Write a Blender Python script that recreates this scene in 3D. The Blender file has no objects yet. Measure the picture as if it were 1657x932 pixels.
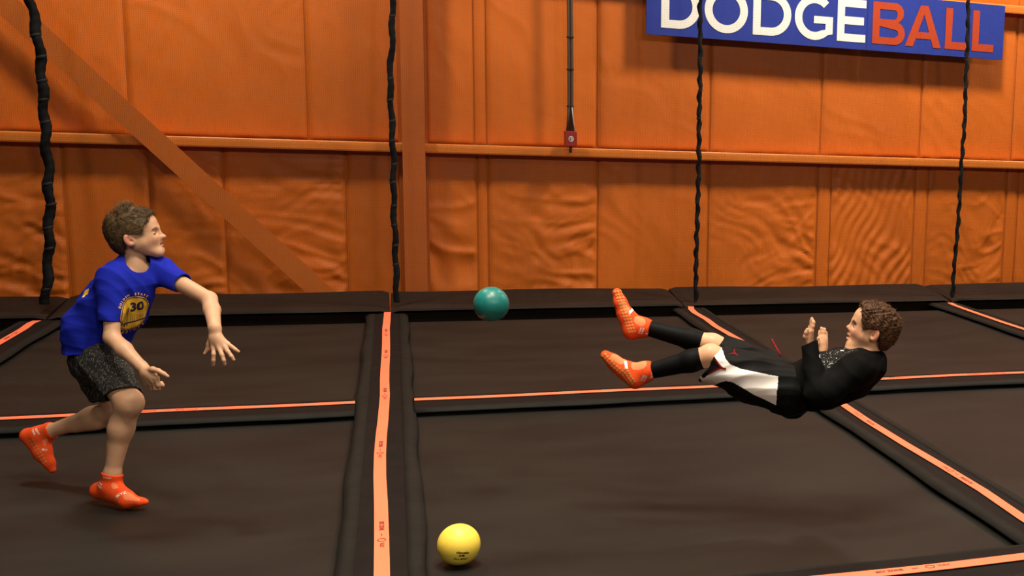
import bpy, bmesh, math, random
import numpy as np
from mathutils import Vector, Matrix
from mathutils.bvhtree import BVHTree

SC = bpy.context.scene
COL = SC.collection
rng = random.Random(7)
nrng = np.random.default_rng(7)

# ------------------------------------------------------------------ camera
# X runs along the wall, Y towards the wall, Z up; z = 0 is the top of the pads
CAM_H = 1.55
YAW, PITCH, ROLL = 0.372688, 0.151361, 0.036366
FOC, PPX, PPY = 1873.99, 1364.16, 506.81          # pixels of a 1657 x 932 frame
def cam_rot(a, b, c):
    ca, sa, cb, sb, cc, sc = math.cos(a), math.sin(a), math.cos(b), math.sin(b), math.cos(c), math.sin(c)
    base = np.array([[1, 0, 0], [0, 0, -1], [0, 1, 0]], float)
    Ya = np.array([[ca, -sa, 0], [sa, ca, 0], [0, 0, 1]])
    Pb = np.array([[1, 0, 0], [0, cb, -sb], [0, sb, cb]])
    Rc = np.array([[cc, -sc, 0], [sc, cc, 0], [0, 0, 1]])
    return Rc @ Pb @ base @ Ya
CR = cam_rot(YAW, PITCH, ROLL)
CAM_P = np.array([0, 0, CAM_H])
cd = bpy.data.cameras.new('camera')
cam = bpy.data.objects.new('camera', cd)
COL.objects.link(cam)
SC.camera = cam
cd.sensor_fit = 'HORIZONTAL'
cd.sensor_width = 36.0
cd.lens = 36.0 * FOC / 1657.0
cd.shift_x = (828.5 - PPX) / 1657.0
cd.shift_y = (PPY - 466.0) / 1657.0
cd.clip_start = 0.05
M4 = Matrix.Identity(4)
for i in range(3):
    M4[i][0] = CR[0][i]; M4[i][1] = -CR[1][i]; M4[i][2] = -CR[2][i]; M4[i][3] = CAM_P[i]
cam.matrix_world = M4

# ------------------------------------------------------------------ light and exposure
SC.view_settings.view_transform = 'Standard'
SC.view_settings.look = 'None'
SC.view_settings.exposure = 0.0
SC.view_settings.gamma = 1.0
SC.view_settings.use_curve_mapping = False
W = bpy.data.worlds.new('hall_ambient')
SC.world = W
W.use_nodes = True
W.node_tree.nodes['Background'].inputs[0].default_value = (1.0, 0.86, 0.72, 1)
W.node_tree.nodes['Background'].inputs[1].default_value = 0.03
def high_bay(x, y, z, power, size=0.5, col=(1.0, 0.87, 0.70), aim=None):
    l = bpy.data.lights.new('high_bay_lamp', 'AREA')
    l.shape = 'DISK'; l.size = size; l.energy = power; l.color = col
    o = bpy.data.objects.new('high_bay_lamp', l)
    COL.objects.link(o)
    o.location = (x, y, z)
    if aim:
        o.rotation_euler = (Vector(aim) - Vector((x, y, z))).to_track_quat('-Z', 'Y').to_euler()
    return o
# rows of ceiling high-bay lamps over the court, heads tipped towards the playing area
# x, y, z, watts, size, beam spread in degrees, aim point
LAMPS = [(4.4, 8.6, 6.4, 335, 0.8, 150, (5.0, 11.0, 0.4)), (10.2, 8.6, 6.4, 335, 0.8, 150, (8.0, 11.0, 0.4)), (-1.8, 8.6, 6.4, 205, 0.8, 150, (-0.8, 11.0, 0.4)),
         (-0.5, 3.0, 6.2, 75, 0.8, 105, (-0.2, 4.0, 0.0)), (1.5, 3.0, 6.2, 95, 0.8, 105, (1.3, 4.0, 0.0)), (0.5, 4.9, 6.2, 80, 0.8, 105, (0.6, 4.7, 0.0)),
         (5.0, 3.6, 6.2, 40, 0.8, 105, (4.6, 4.4, 0.0)),
         (-3.0, -5.0, 6.4, 110, 1.0, 160, (-0.5, 8.0, 1.0)), (2.5, -5.0, 6.4, 150, 1.0, 160, (2.5, 8.0, 1.0)), (8.0, -5.0, 6.4, 150, 1.0, 160, (6.0, 8.0, 1.0))]
for x, y, z, p, size, spread, aim in LAMPS:
    high_bay(x, y, z, p, size, aim=aim).data.spread = math.radians(spread)

# ------------------------------------------------------------------ helpers
def ray(u, v):
    return CR.T @ np.array([(u - PPX) / FOC, (v - PPY) / FOC, 1.0])
def at_z(u, v, z=0.0):
    d = ray(u, v); return CAM_P + d * ((z - CAM_H) / d[2])
def at_y(u, v, y):
    d = ray(u, v); return CAM_P + d * (y / d[1])
def at_d(u, v, depth):
    return CAM_P + ray(u, v) * depth

def lin(r, g, b):
    f = lambda c: (c / 255 / 12.92) if c / 255 <= 0.04045 else ((c / 255 + 0.055) / 1.055) ** 2.4
    return (f(r), f(g), f(b), 1.0)

def material(name, color, rough=0.6, spec=0.5, noise=None, bump=None, sheen=0.0, metallic=0.0, sss=0.0, coat=0.0, attr=None):
    """noise=(scale, amount, stretch xyz): value variation; bump=(scale, strength, distance, stretch)"""
    m = bpy.data.materials.new(name)
    m.use_nodes = True
    nt = m.node_tree
    b = nt.nodes['Principled BSDF']
    b.inputs['Base Color'].default_value = color
    b.inputs['Roughness'].default_value = rough
    b.inputs['Specular IOR Level'].default_value = spec
    b.inputs['Metallic'].default_value = metallic
    b.inputs['Sheen Weight'].default_value = sheen
    b.inputs['Coat Weight'].default_value = coat
    if sss:
        b.inputs['Subsurface Weight'].default_value = sss
        b.inputs['Subsurface Radius'].default_value = (0.012, 0.005, 0.003)
        b.inputs['Subsurface Scale'].default_value = 1.0
    tc = nt.nodes.new('ShaderNodeTexCoord')
    def tex(scale, stretch, detail=4):
        mp = nt.nodes.new('ShaderNodeMapping')
        mp.inputs['Scale'].default_value = stretch
        nt.links.new(tc.outputs['Object'], mp.inputs['Vector'])
        n = nt.nodes.new('ShaderNodeTexNoise')
        n.inputs['Scale'].default_value = scale
        n.inputs['Detail'].default_value = detail
        nt.links.new(mp.outputs['Vector'], n.inputs['Vector'])
        return n
    src = None
    if attr:
        a = nt.nodes.new('ShaderNodeAttribute'); a.attribute_name = attr
        src = a.outputs['Color']
        nt.links.new(src, b.inputs['Base Color'])
    if noise:
        n = tex(noise[0], noise[2] if len(noise) > 2 else (1, 1, 1))
        mr = nt.nodes.new('ShaderNodeMapRange')
        mr.inputs['From Min'].default_value = 0.3; mr.inputs['From Max'].default_value = 0.7
        mr.inputs['To Min'].default_value = 1 - noise[1]; mr.inputs['To Max'].default_value = 1 + noise[1]
        nt.links.new(n.outputs['Fac'], mr.inputs['Value'])
        hs = nt.nodes.new('ShaderNodeHueSaturation')
        hs.inputs['Color'].default_value = color
        if src: nt.links.new(src, hs.inputs['Color'])
        nt.links.new(mr.outputs['Result'], hs.inputs['Value'])
        nt.links.new(hs.outputs['Color'], b.inputs['Base Color'])
    if bump:
        n = tex(bump[0], bump[3] if len(bump) > 3 else (1, 1, 1), 5)
        bp = nt.nodes.new('ShaderNodeBump')
        bp.inputs['Strength'].default_value = bump[1]
        bp.inputs['Distance'].default_value = bump[2]
        nt.links.new(n.outputs['Fac'], bp.inputs['Height'])
        nt.links.new(bp.outputs['Normal'], b.inputs['Normal'])
    return m

def tag(o, label=None, cat=None, group=None, kind=None):
    if label: o['label'] = label
    if cat: o['category'] = cat
    if group: o['group'] = group
    if kind: o['kind'] = kind
    return o
def empty(name, loc=(0, 0, 0)):
    o = bpy.data.objects.new(name, None)
    o.empty_display_size = 0.1
    o.location = loc
    COL.objects.link(o)
    return o
def mesh_obj(name, verts, faces, mat, parent=None, smooth=False):
    me = bpy.data.meshes.new(name)
    me.from_pydata([tuple(map(float, v)) for v in verts], [], [tuple(map(int, f)) for f in faces])
    me.update()
    return link_mesh(name, me, mat, parent, smooth)
def link_mesh(name, me, mat, parent=None, smooth=False):
    if mat: me.materials.append(mat)
    o = bpy.data.objects.new(name, me)
    COL.objects.link(o)
    if smooth: me.polygons.foreach_set('use_smooth', [True] * len(me.polygons))
    if parent:
        o.parent = parent
        o.matrix_parent_inverse = Matrix.Translation(-Vector(parent.location))
    return o
def bm_obj(name, bm, mat, parent=None, smooth=False):
    bmesh.ops.recalc_face_normals(bm, faces=bm.faces[:])
    me = bpy.data.meshes.new(name)
    bm.to_mesh(me); bm.free()
    return link_mesh(name, me, mat, parent, smooth)
def box(bm, x0, x1, y0, y1, z0, z1):
    vs = [bm.verts.new((x, y, z)) for z in (z0, z1) for y in (y0, y1) for x in (x0, x1)]
    for f in ((0, 2, 3, 1), (4, 5, 7, 6), (0, 1, 5, 4), (2, 6, 7, 3), (0, 4, 6, 2), (1, 3, 7, 5)):
        bm.faces.new([vs[i] for i in f])
    return vs
def box_obj(name, lo, hi, mat, parent=None, bevel=0.0):
    bm = bmesh.new()
    box(bm, lo[0], hi[0], lo[1], hi[1], lo[2], hi[2])
    if bevel:
        bmesh.ops.bevel(bm, geom=bm.edges[:], offset=bevel, segments=2, affect='EDGES', profile=0.6)
    return bm_obj(name, bm, mat, parent, smooth=False)
def sweep(name, path, profile, mat, parent=None, closed=True, smooth=False, up=(0, 0, 1), caps=True):
    """profile: list of (side, height) points swept along path (list of 3-vectors)"""
    path = [np.array(p, float) for p in path]
    up = np.array(up, float)
    V, F = [], []
    n = len(profile)
    for i, p in enumerate(path):
        t = path[min(i + 1, len(path) - 1)] - path[max(i - 1, 0)]
        t /= np.linalg.norm(t)
        s = np.cross(t, up); s /= np.linalg.norm(s)
        h = np.cross(s, t)
        for a, b in profile:
            V.append(p + s * a + h * b)
    for i in range(len(path) - 1):
        for j in range(n if closed else n - 1):
            k = (j + 1) % n
            F.append((i * n + j, i * n + k, (i + 1) * n + k, (i + 1) * n + j))
    if closed and caps:
        F.append(tuple(range(n))[::-1])
        F.append(tuple((len(path) - 1) * n + j for j in range(n)))
    bm = bmesh.new()
    vs = [bm.verts.new(v) for v in V]
    for f in F: bm.faces.new([vs[i] for i in f])
    return bm_obj(name, bm, mat, parent, smooth)
def tube(name, path, r, mat, parent=None, n=8):
    prof = [(r * math.cos(2 * math.pi * i / n), r * math.sin(2 * math.pi * i / n)) for i in range(n)]
    up = (0, 0, 1)
    d = np.array(path[-1], float) - np.array(path[0], float)
    if abs(d[2]) > 0.8 * np.linalg.norm(d): up = (0, 1, 0)
    return sweep(name, path, prof, mat, parent, smooth=True, up=up)
def lattice_noise(P, seed=0):
    """smooth 3-D value noise, vectorised; P (N,3) -> (-1..1)"""
    g = np.random.default_rng(seed).random((32, 32, 32)).astype(np.float32) * 2 - 1
    i = np.floor(P).astype(int); f = P - i
    f = f * f * (3 - 2 * f)
    r = 0
    for dx in (0, 1):
        for dy in (0, 1):
            for dz in (0, 1):
                w = (f[:, 0] if dx else 1 - f[:, 0]) * (f[:, 1] if dy else 1 - f[:, 1]) * (f[:, 2] if dz else 1 - f[:, 2])
                r = r + w * g[(i[:, 0] + dx) & 31, (i[:, 1] + dy) & 31, (i[:, 2] + dz) & 31]
    return r
def text_mesh(body, size=1.0, bold=0.0, align='CENTER', space=1.0):
    cu = bpy.data.curves.new('lettering', 'FONT')
    cu.body = body; cu.size = size; cu.offset = bold
    cu.align_x = align; cu.align_y = 'CENTER'; cu.space_character = space
    cu.resolution_u = 3
    o = bpy.data.objects.new('lettering', cu)
    me = bpy.data.meshes.new_from_object(o)
    bpy.data.objects.remove(o); bpy.data.curves.remove(cu)
    me.materials.clear()
    return me
def shape_mesh(loops, extrude=0.0):
    """filled 2-D outline(s) with holes -> mesh in the xy plane"""
    cu = bpy.data.curves.new('shape', 'CURVE')
    cu.dimensions = '2D'; cu.fill_mode = 'BOTH'; cu.extrude = extrude
    for lp in loops:
        sp = cu.splines.new('POLY')
        sp.points.add(len(lp) - 1)
        for q, (x, y) in zip(sp.points, lp): q.co = (x, y, 0, 1)
        sp.use_cyclic_u = True
    o = bpy.data.objects.new('shape', cu)
    me = bpy.data.meshes.new_from_object(o)
    bpy.data.objects.remove(o); bpy.data.curves.remove(cu)
    me.materials.clear()
    return me

# ------------------------------------------------------------------ materials
ORANGE = (0.58, 0.132, 0.010, 1)
m_fabric = material('orange_wall_fabric', ORANGE, 0.48, 0.35, noise=(1.3, 0.10, (1, 1, 0.4)), bump=(9, 0.25, 0.02, (1, 1, 0.5)))
m_wall = material('orange_wall_backing', (0.50, 0.11, 0.009, 1), 0.6, 0.3)
m_steel = material('orange_painted_steel', (0.76, 0.21, 0.030, 1), 0.38, 0.5, noise=(3, 0.06))
m_brace = material('orange_brace_paint', (0.50, 0.118, 0.011, 1), 0.5, 0.4, noise=(2.5, 0.06))
m_column = material('orange_column_paint', (0.42, 0.095, 0.011, 1), 0.55, 0.35, noise=(2.5, 0.06))
m_bed = material('woven_trampoline_bed', (0.0104, 0.0102, 0.0083, 1), 0.54, 0.19, noise=(1.3, 0.34, (1, 2.2, 1)), bump=(260, 0.25, 0.002))  # patchy highlights are painted into the colour as broad streaky noise
m_pad = material('black_vinyl_pad', (0.0070, 0.0064, 0.0060, 1), 0.65, 0.10, noise=(6, 0.15), bump=(7, 0.35, 0.012))
m_flap = material('grey_black_pad_edge', (0.0120, 0.0122, 0.0106, 1), 0.65, 0.10, noise=(8, 0.15), bump=(9, 0.4, 0.01))
m_wallpad = material('brown_black_wall_pad', (0.017, 0.0115, 0.0085, 1), 0.65, 0.12, noise=(2, 0.2), bump=(3.0, 0.5, 0.03, (0.6, 1, 3)))
m_tape = material('fluorescent_orange_tape', (1.0, 0.205, 0.10, 1), 0.45, 0.4, noise=(5, 0.04))
m_ink = material('dark_red_print', (0.22, 0.02, 0.015, 1), 0.6)
m_floor = material('black_subfloor', (0.006, 0.006, 0.006, 1), 0.8, 0.2)
m_rope = material('black_cord', (0.0025, 0.0025, 0.003, 1), 0.75, 0.2)
m_rope2 = material('grey_black_lashing', (0.012, 0.012, 0.0115, 1), 0.65, 0.3)
m_blue = material('blue_sign_vinyl', (0.017, 0.036, 0.28, 1), 0.5, 0.3, noise=(4, 0.05))
m_white = material('white_letter_vinyl', (0.82, 0.80, 0.76, 1), 0.5, 0.4)
m_red = material('red_letter_vinyl', (0.42, 0.048, 0.010, 1), 0.5, 0.3)
m_keyline = material('black_keyline', (0.01, 0.01, 0.02, 1), 0.6)
m_cord = material('brown_cable', (0.105, 0.062, 0.042, 1), 0.55, 0.3)
m_redbox = material('red_outlet_box', (0.30, 0.016, 0.012, 1), 0.4, 0.5)
m_outlet = material('pale_outlet_face', (0.6, 0.6, 0.6, 1), 0.4, 0.5)
m_black = material('black_detail', (0.008, 0.008, 0.008, 1), 0.5, 0.4)

# ------------------------------------------------------------------ floor, beds and pads
fl = box_obj('floor', (-7, -2, -0.30), (13, 12.4, -0.20), m_floor)
tag(fl, 'black subfloor under the trampolines', kind='structure')

XL = [-4.95, -2.455, -0.068, 2.438, 4.955, 7.46]      # centre lines of the long pads
YL = [0.52, 3.655, 6.79, 9.88]                         # centre lines of the cross pads
BED_Z = -0.045
FOOT = at_z(205, 816, -0.06)
def bed(ci, ri, label):
    x0, x1, y0, y1 = XL[ci] + 0.125, XL[ci + 1] - 0.125, YL[ri] + 0.145, YL[ri + 1] - (0.21 if ri < 2 else 0.10)
    nx, ny = 36, 44
    V, F = [], []
    for j in range(ny + 1):
        for i in range(nx + 1):
            a, b = i / nx, j / ny
            x, y = x0 + (x1 - x0) * a, y0 + (y1 - y0) * b
            sag = 0.018 * (math.sin(math.pi * a) * math.sin(math.pi * b)) ** 0.7
            z = BED_Z - sag
            if ci == 1 and ri == 1:
                r = math.hypot(x - FOOT[0], y - FOOT[1])
                z -= 0.02 * math.exp(-(r / 0.45) ** 2) * min(1, 6 * min(a, b, 1 - a, 1 - b))
            z += 0.005 * math.sin(7 * a + 3 * b + ci) * math.sin(5 * b + 2 * ri) * min(1, 5 * min(a, b, 1 - a, 1 - b))
            V.append((x, y, z))
    n = nx + 1
    for j in range(ny):
        for i in range(nx):
            F.append((j * n + i, j * n + i + 1, (j + 1) * n + i + 1, (j + 1) * n + i))
    k = len(V)
    ring = [i for i in range(n)] + [j * n + nx for j in range(1, ny + 1)] + [ny * n + i for i in range(nx - 1, -1, -1)] + [j * n for j in range(ny - 1, 0, -1)]
    for r in ring: V.append((V[r][0], V[r][1], V[r][2] - 0.012))
    for q in range(len(ring)):
        q2 = (q + 1) % len(ring)
        F.append((ring[q2], ring[q], k + q, k + q2))
    o = mesh_obj('trampoline_bed', V, F, m_bed, smooth=True)
    o.data.polygons.foreach_set('use_smooth', [i < nx * ny for i in range(len(o.data.polygons))])
    tag(o, label, 'trampoline', 'dark woven trampoline beds of the court')
    return o
bed(0, 2, 'sliver of dark trampoline bed at the far left edge, beyond the leftmost orange tape')
bed(1, 2, 'dark trampoline bed behind the boy in blue, nearer the orange wall')
bed(1, 1, 'dark trampoline bed the boy in blue is running on')
bed(2, 2, 'dark trampoline bed behind the teal ball, nearer the orange wall')
bed(2, 1, 'dark trampoline bed carrying the yellow ball')
bed(3, 2, 'dark trampoline bed behind the airborne boy, against the wall under the sign')
bed(3, 1, 'dark trampoline bed at the right edge, in front of the rightmost cross tape')
bed(4, 2, 'corner of dark trampoline bed right of the rightmost long tape')

def pad(name, path, half, flap, tape_path, tape_w, label, group, side_drop=0.03, back=1.0):
    """a long soft pad: body, an edge flap each side, a strip of tape on its crown"""
    e = empty(name, tuple(path[0]))
    prof = [(-half + flap * .6, -side_drop + .012), (-half + flap, -side_drop + .020), (-half * 0.35, -0.006), (0, -0.003), (half * 0.35, -0.006), (half - flap, -side_drop + .020), (half - flap * .6, -side_drop + .012), (half - flap * .6, -0.055), (-half + flap * .6, -0.055)]
    prof = [(a if a > 0 else a * back, z) for a, z in prof]
    sweep('cover', path, prof, m_pad, e, smooth=False)
    ph = rng.random() * 6
    for s in (-1, 1):
        V, F = [], []
        P = [np.array(p, float) for p in path]
        for i, p in enumerate(P):
            t = P[min(i + 1, len(P) - 1)] - P[max(i - 1, 0)]; t /= np.linalg.norm(t)
            sd = np.cross(t, (0, 0, 1)) * s
            wv = 0.006 * math.sin(i * 0.55 + ph + s) + 0.003 * math.sin(i * 1.1 + ph * 2)
            for a, z in ((half - flap - 0.012, -side_drop + .024), (half - flap * .5 + wv * .4, -side_drop + .022 + wv * .2), (half + wv, -side_drop + .008), (half + wv, -side_drop + .001), (half - flap * .5, -side_drop + .010), (half - flap - .012, -side_drop + .012)):
                V.append(p + sd * a * (1.0 if s > 0 else back) + np.array((0, 0, z if s > 0 or back == 1.0 else z - .004)))
        n = 6
        for i in range(len(P) - 1):
            for j in range(n):
                k = (j + 1) % n
                F.append((i * n + j, i * n + k, (i + 1) * n + k, (i + 1) * n + j))
        F += [tuple(range(n)), tuple((len(P) - 1) * n + j for j in range(n))]
        bm = bmesh.new(); vs = [bm.verts.new(v) for v in V]
        for f in F: bm.faces.new([vs[i] for i in f])
        bm_obj('edge_flap', bm, m_flap, e, smooth=True)
    tp = sweep('tape', tape_path, [(-tape_w / 2, 0), (-tape_w / 2, 0.002), (tape_w / 2, 0.002), (tape_w / 2, 0)], m_tape, e)
    tag(e, label, 'pad', group)
    return e, tp
def resample(pts, n):
    pts = np.array(pts, float)
    d = np.concatenate([[0], np.cumsum(np.linalg.norm(np.diff(pts, axis=0), axis=1))])
    t = np.linspace(0, d[-1], n)
    return np.stack([np.interp(t, d, pts[:, i]) for i in range(3)], 1)
def tape_print(tp, origin, along, h, order=1):
    """small printed line on a tape: maker's words, a dash, a ring and a second word"""
    along = np.array(along, float); along /= np.linalg.norm(along)
    up = np.array((0, 0, 1.0)); side = np.cross(up, along)
    def put(me, off, name):
        for v in me.vertices:
            p = np.array(origin) + along * (v.co.x + off) + side * v.co.y + up * 0.0032
            v.co = p
        o = link_mesh(name, me, m_ink, tp)
        o.matrix_parent_inverse = Matrix.Translation(-Vector(tp.matrix_world.translation)) @ Matrix.Identity(4)
    put(text_mesh('SKY ZONE', h * 0.75, 0.0008), -h * 3.4, 'lettering')
    put(shape_mesh([[(-h * .45, -h * .06), (h * .45, -h * .06), (h * .45, h * .06), (-h * .45, h * .06)]]), 0.0, 'lettering')
    c = [(math.cos(a), math.sin(a)) for a in np.linspace(0, 2 * math.pi, 25)[:-1]]
    put(shape_mesh([[(h * .62 * x, h * .52 * y) for x, y in c], [(h * .48 * x, h * .40 * y) for x, y in c]]), h * 2.0, 'lettering')
    put(text_mesh('VULY', h * 0.7, 0.0004), h * 3.9, 'lettering')

long_labels = {1: 'long black floor pad with orange tape at the left edge, beside the boy in blue', 2: 'long black floor pad with wavy orange tape, left of the yellow ball',
               3: 'long black floor pad with orange tape running under the airborne boy to the lower right', 4: 'long black floor pad with thin orange tape at the far right edge'}
ctr_px = [(627, 505), (626, 520), (624.6, 532), (624.8, 555), (624.3, 575), (623, 595), (622.4, 615), (622.8, 640), (621.4, 660), (619.8, 680), (617, 705), (615, 735), (614.6, 770), (616.5, 815), (617.6, 870), (618, 932)]
right_px = [(1117, 495.5), (1118.5, 500.5), (1124.4, 506), (1143.7, 517), (1158, 528), (1172, 536), (1200, 552), (1260, 590), (1363.5, 654), (1402.7, 680.5), (1465, 719), (1528, 756), (1590.6, 794), (1657, 839.5)]
left_px = [(60, 519), (50, 523), (38, 532), (0, 554)]
far_px = [(1537, 490), (1545, 494), (1560, 499.5), (1590, 510), (1620, 520.5), (1657, 532.5)]
long_tapes = {}
for ci, px in ((1, left_px), (2, ctr_px), (3, right_px), (4, far_px)):
    T = [at_z(u, v, 0.0) for u, v in px]
    T[0][1] = min(T[0][1], 10.02)
    last = T[-1].copy()
    for y in np.arange(last[1] - 0.5, 2.0, -0.5): T.append(np.array((XL[ci] * .5 + last[0] * .5, y, 0)))
    T = [np.array((t[0], t[1], 0.0)) for t in T]
    P = [np.array((XL[ci], y, 0.0)) for y in np.linspace(10.0, 2.0, 60)]
    e, tp = pad('floor_pad', P, 0.155, 0.055, T, 0.052, long_labels[ci], 'long floor pads with orange tape')
    long_tapes[ci] = (tp, T)
def along_tape(T, y):
    T = np.array(T)
    return np.array((np.interp(y, T[::-1, 1], T[::-1, 0]), y, 0.0))
tp, T = long_tapes[2]
for v in (539, 574, 638, 728, 866):
    y = at_z(620, v)[1]
    tape_print(tp, along_tape(T, y), along_tape(T, y - .1) - along_tape(T, y + .1), 0.030)
tp, T = long_tapes[3]
for u, v in ((1398, 677), (1548, 768)):
    y = at_z(u, v)[1]
    tape_print(tp, along_tape(T, y), along_tape(T, y + .1) - along_tape(T, y - .1), 0.030)
tp, T = long_tapes[1]
y = at_z(20, 543)[1]
tape_print(tp, along_tape(T, y), along_tape(T, y + .1) - along_tape(T, y - .1), 0.030)

cross_labels = {(1, 2): 'short black cross pad with orange tape behind the legs of the boy in blue', (2, 2): 'short black cross pad with orange tape beneath the airborne boy\'s feet',
                (3, 2): 'short black cross pad with orange tape right of the airborne boy\'s back', (2, 1): 'black cross pad with orange tape at the bottom right corner'}
for (ci, ri), lab in cross_labels.items():
    y = YL[ri]
    x0, x1 = XL[ci] + 0.152, XL[ci + 1] - 0.152
    P = [np.array((x, y, 0.0)) for x in np.linspace(x0, x1, 22)]
    T = [np.array((x, y + 0.006 * math.sin(x * 5.0 + ci), 0.0)) for x in np.linspace(x0 + .002, x1 - .002, 40)]
    if ri == 2: P = [p + (0, 0.0, 0.0) for p in P]
    e, tp = pad('cross_pad', P, 0.235 if ri == 2 else 0.2, 0.05, T, 0.056 if ri == 2 else 0.062, lab, 'cross floor pads with orange tape', side_drop=0.026, back=0.55 if ri == 2 else 0.8)
    spots = {(2, 1): [1505], (2, 2): [], (3, 2): [1600, 1430], (1, 2): [270, 555]}[(ci, ri)]
    for u in spots:
        for v in np.arange(560, 960, 1.0):
            q = at_z(u, v)
            if q[1] <= y: break
        if x0 + .2 < q[0] < x1 - .15: tape_print(tp, (q[0] - (0.06 if ri == 1 else 0), y, 0.0), (1, 0, 0), 0.030)

# pads along the foot of the wall
WP_Y0, WP_Y1, WP_Z = 10.04, 10.72, 0.082
wp_x = [-5.2, -2.42, -0.045, 2.40, 5.05, 8.6]
wp_lab = ['brown-black wall pad at the left edge, behind the boy in blue', 'brown-black wall pad between the first and second black rope', 'brown-black wall pad behind the teal ball, right of the column',
          'brown-black wall pad behind the airborne boy, between the two right ropes', 'brown-black wall pad at the right edge, beyond the last rope']
for i in range(5):
    x0, x1 = wp_x[i] + 0.008, wp_x[i + 1] - 0.008
    nx = 40
    prof = [(WP_Y0 + .16, -0.198), (WP_Y0 + .06, -0.02), (WP_Y0 - .004, 0.008), (WP_Y0 + .002, 0.018), (WP_Y0 + .2, 0.045), (WP_Y1 - .22, WP_Z - .018), (WP_Y1 - .03, WP_Z), (WP_Y1, WP_Z - .02), (WP_Y1, -0.198)]
    V, F = [], []
    for k in range(nx + 1):
        x = x0 + (x1 - x0) * k / nx
        ed = min(1, min(x - x0, x1 - x) / 0.06)
        for j, (y, z) in enumerate(prof):
            wz = 0.006 * math.sin(x * 3.1 + i * 2 + j) * (1 if 2 < j < 8 else 0)
            V.append((x, y, z + (wz - 0.016 * (1 - ed) ** 2 if 1 < j < 8 else 0)))
    n = len(prof)
    for k in range(nx):
        for j in range(n):
            F.append((k * n + j, k * n + (j + 1) % n, (k + 1) * n + (j + 1) % n, (k + 1) * n + j))
    F += [tuple(range(n)), tuple(nx * n + j for j in range(n))]
    bm = bmesh.new(); vs = [bm.verts.new(v) for v in V]
    for f in F: bm.faces.new([vs[q] for q in f])
    o = bm_obj('wall_pad', bm, m_wallpad, smooth=False)
    tag(o, wp_lab[i], 'pad', 'pads along the foot of the wall')

# ------------------------------------------------------------------ the orange wall
WALL_Y, GIRT_Y = 11.10, 10.95
wall = box_obj('wall_back', (-6.5, WALL_Y, -0.25), (10.5, WALL_Y + 0.15, 5.2), m_wall)
tag(wall, 'orange fabric-lined wall behind the court', kind='structure')
def girt_z(u, v): return at_y(u, v, GIRT_Y)[2]
GZ1 = (girt_z(690, 234) + girt_z(1640, 262)) / 2
GZ2 = girt_z(1640, 10)
def panel(u0, u1, z0, z1, ref_v, amp, kind, seed):
    """one fabric-faced insulation panel, puffed and creased"""
    x0 = at_y(u0, ref_v, WALL_Y)[0]; x1 = at_y(u1, ref_v, WALL_Y)[0]
    st = 0.060 if z0 > 2.5 else 0.021
    nx, nz = max(4, int((x1 - x0) / st)), max(4, int((z1 - z0) / st))
    xs, zs = np.linspace(x0, x1, nx + 1), np.linspace(z0, z1, nz + 1)
    X, Z = np.meshgrid(xs, zs)
    x, z = X.ravel(), Z.ravel()
    o3 = np.full_like(x, seed * 3.7)
    P = np.stack([x, z, o3], 1)
    wx, wz = lattice_noise(P * 2.2 + 5, 1) * 0.25, lattice_noise(P * 2.2 + 11, 2) * 0.25
    def ridge(ang, f, sd):
        c, s = math.cos(ang), math.sin(ang)
        a = (x + wx) * c + (z + wz) * s
        b = -(x + wx) * s + (z + wz) * c
        n = lattice_noise(np.stack([a * f, b * f * 0.22, o3], 1) + 40, sd)
        return 1 - np.abs(n) * 2
    h = 0.25 * lattice_noise(P * 1.3, 3)
    a = (x - x0) / (x1 - x0); b = (z - z0) / (z1 - z0)
    if kind == 'creased':
        m = np.clip(0.25 + 1.1 * a ** 1.4, 0, 1) * np.clip(1.25 - b * 1.1, 0.12, 1)
        h += m * (0.42 * ridge(0.75, 9, 4) + 0.32 * ridge(1.35, 12, 5) + 0.26 * ridge(2.3, 14, 6))
    elif kind == 'diagonal':
        h += np.clip(1.2 - b * 0.9, 0.2, 1) * (0.27 * np.sin(((x + wx * .35) * math.cos(.40) - (z + wz * .35) * math.sin(.40)) * 62 + 2.0 * lattice_noise(P * 3 + 3, 8)) + 0.22 * ridge(0.9, 9, 8))
    elif kind == 'horizontal':
        h += np.clip(1.2 - b, 0.15, 1) * (0.6 * ridge(1.45, 8, 9) + 0.3 * ridge(0.8, 9, 4))
    elif kind == 'soft':
        h += 0.14 * ridge(0.06, 5, 5) + 0.10 * ridge(1.0, 5, 8)
    h = h * amp
    e = np.minimum(np.minimum(a, 1 - a) * (x1 - x0), np.minimum(b, 1 - b) * (z1 - z0)) / 0.03
    e = np.clip(e, 0, 1); e = e * (2 - e)
    y = WALL_Y - 0.006 - e * (0.010 + h)
    y = np.minimum(y, WALL_Y - 0.002)
    V = np.stack([x, y, z], 1)
    n = nx + 1
    J, I = np.meshgrid(np.arange(nz), np.arange(nx), indexing='ij')
    q = (J * n + I).ravel()
    F = np.stack([q, q + 1, q + n + 1, q + n], 1)
    return mesh_obj('fabric_panel', V, F, m_fabric, wall, smooth=True)
LOW = [(-120, 108, 'creased'), (112, 246, 'soft'), (249, 365, 'creased'), (369, 562, 'creased'), (566, 652, 'soft'), (688, 772, 'horizontal'), (775, 789, 'flat'), (792, 965, 'creased'), (968, 1143, 'soft'),
       (1146, 1318, 'creased'), (1321, 1340, 'flat'), (1342, 1474, 'diagonal'), (1477, 1495, 'flat'), (1498, 1621, 'creased'), (1624, 1640, 'flat'), (1643, 1830, 'soft')]
UP = [(-120, 205, 'soft'), (208, 495, 'soft'), (498, 652, 'soft'), (688, 765, 'soft'), (768, 785, 'flat'), (788, 964, 'soft'), (967, 1148, 'soft'), (1151, 1328, 'soft'), (1331, 1490, 'soft'), (1493, 1640, 'soft'), (1643, 1830, 'soft')]
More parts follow.
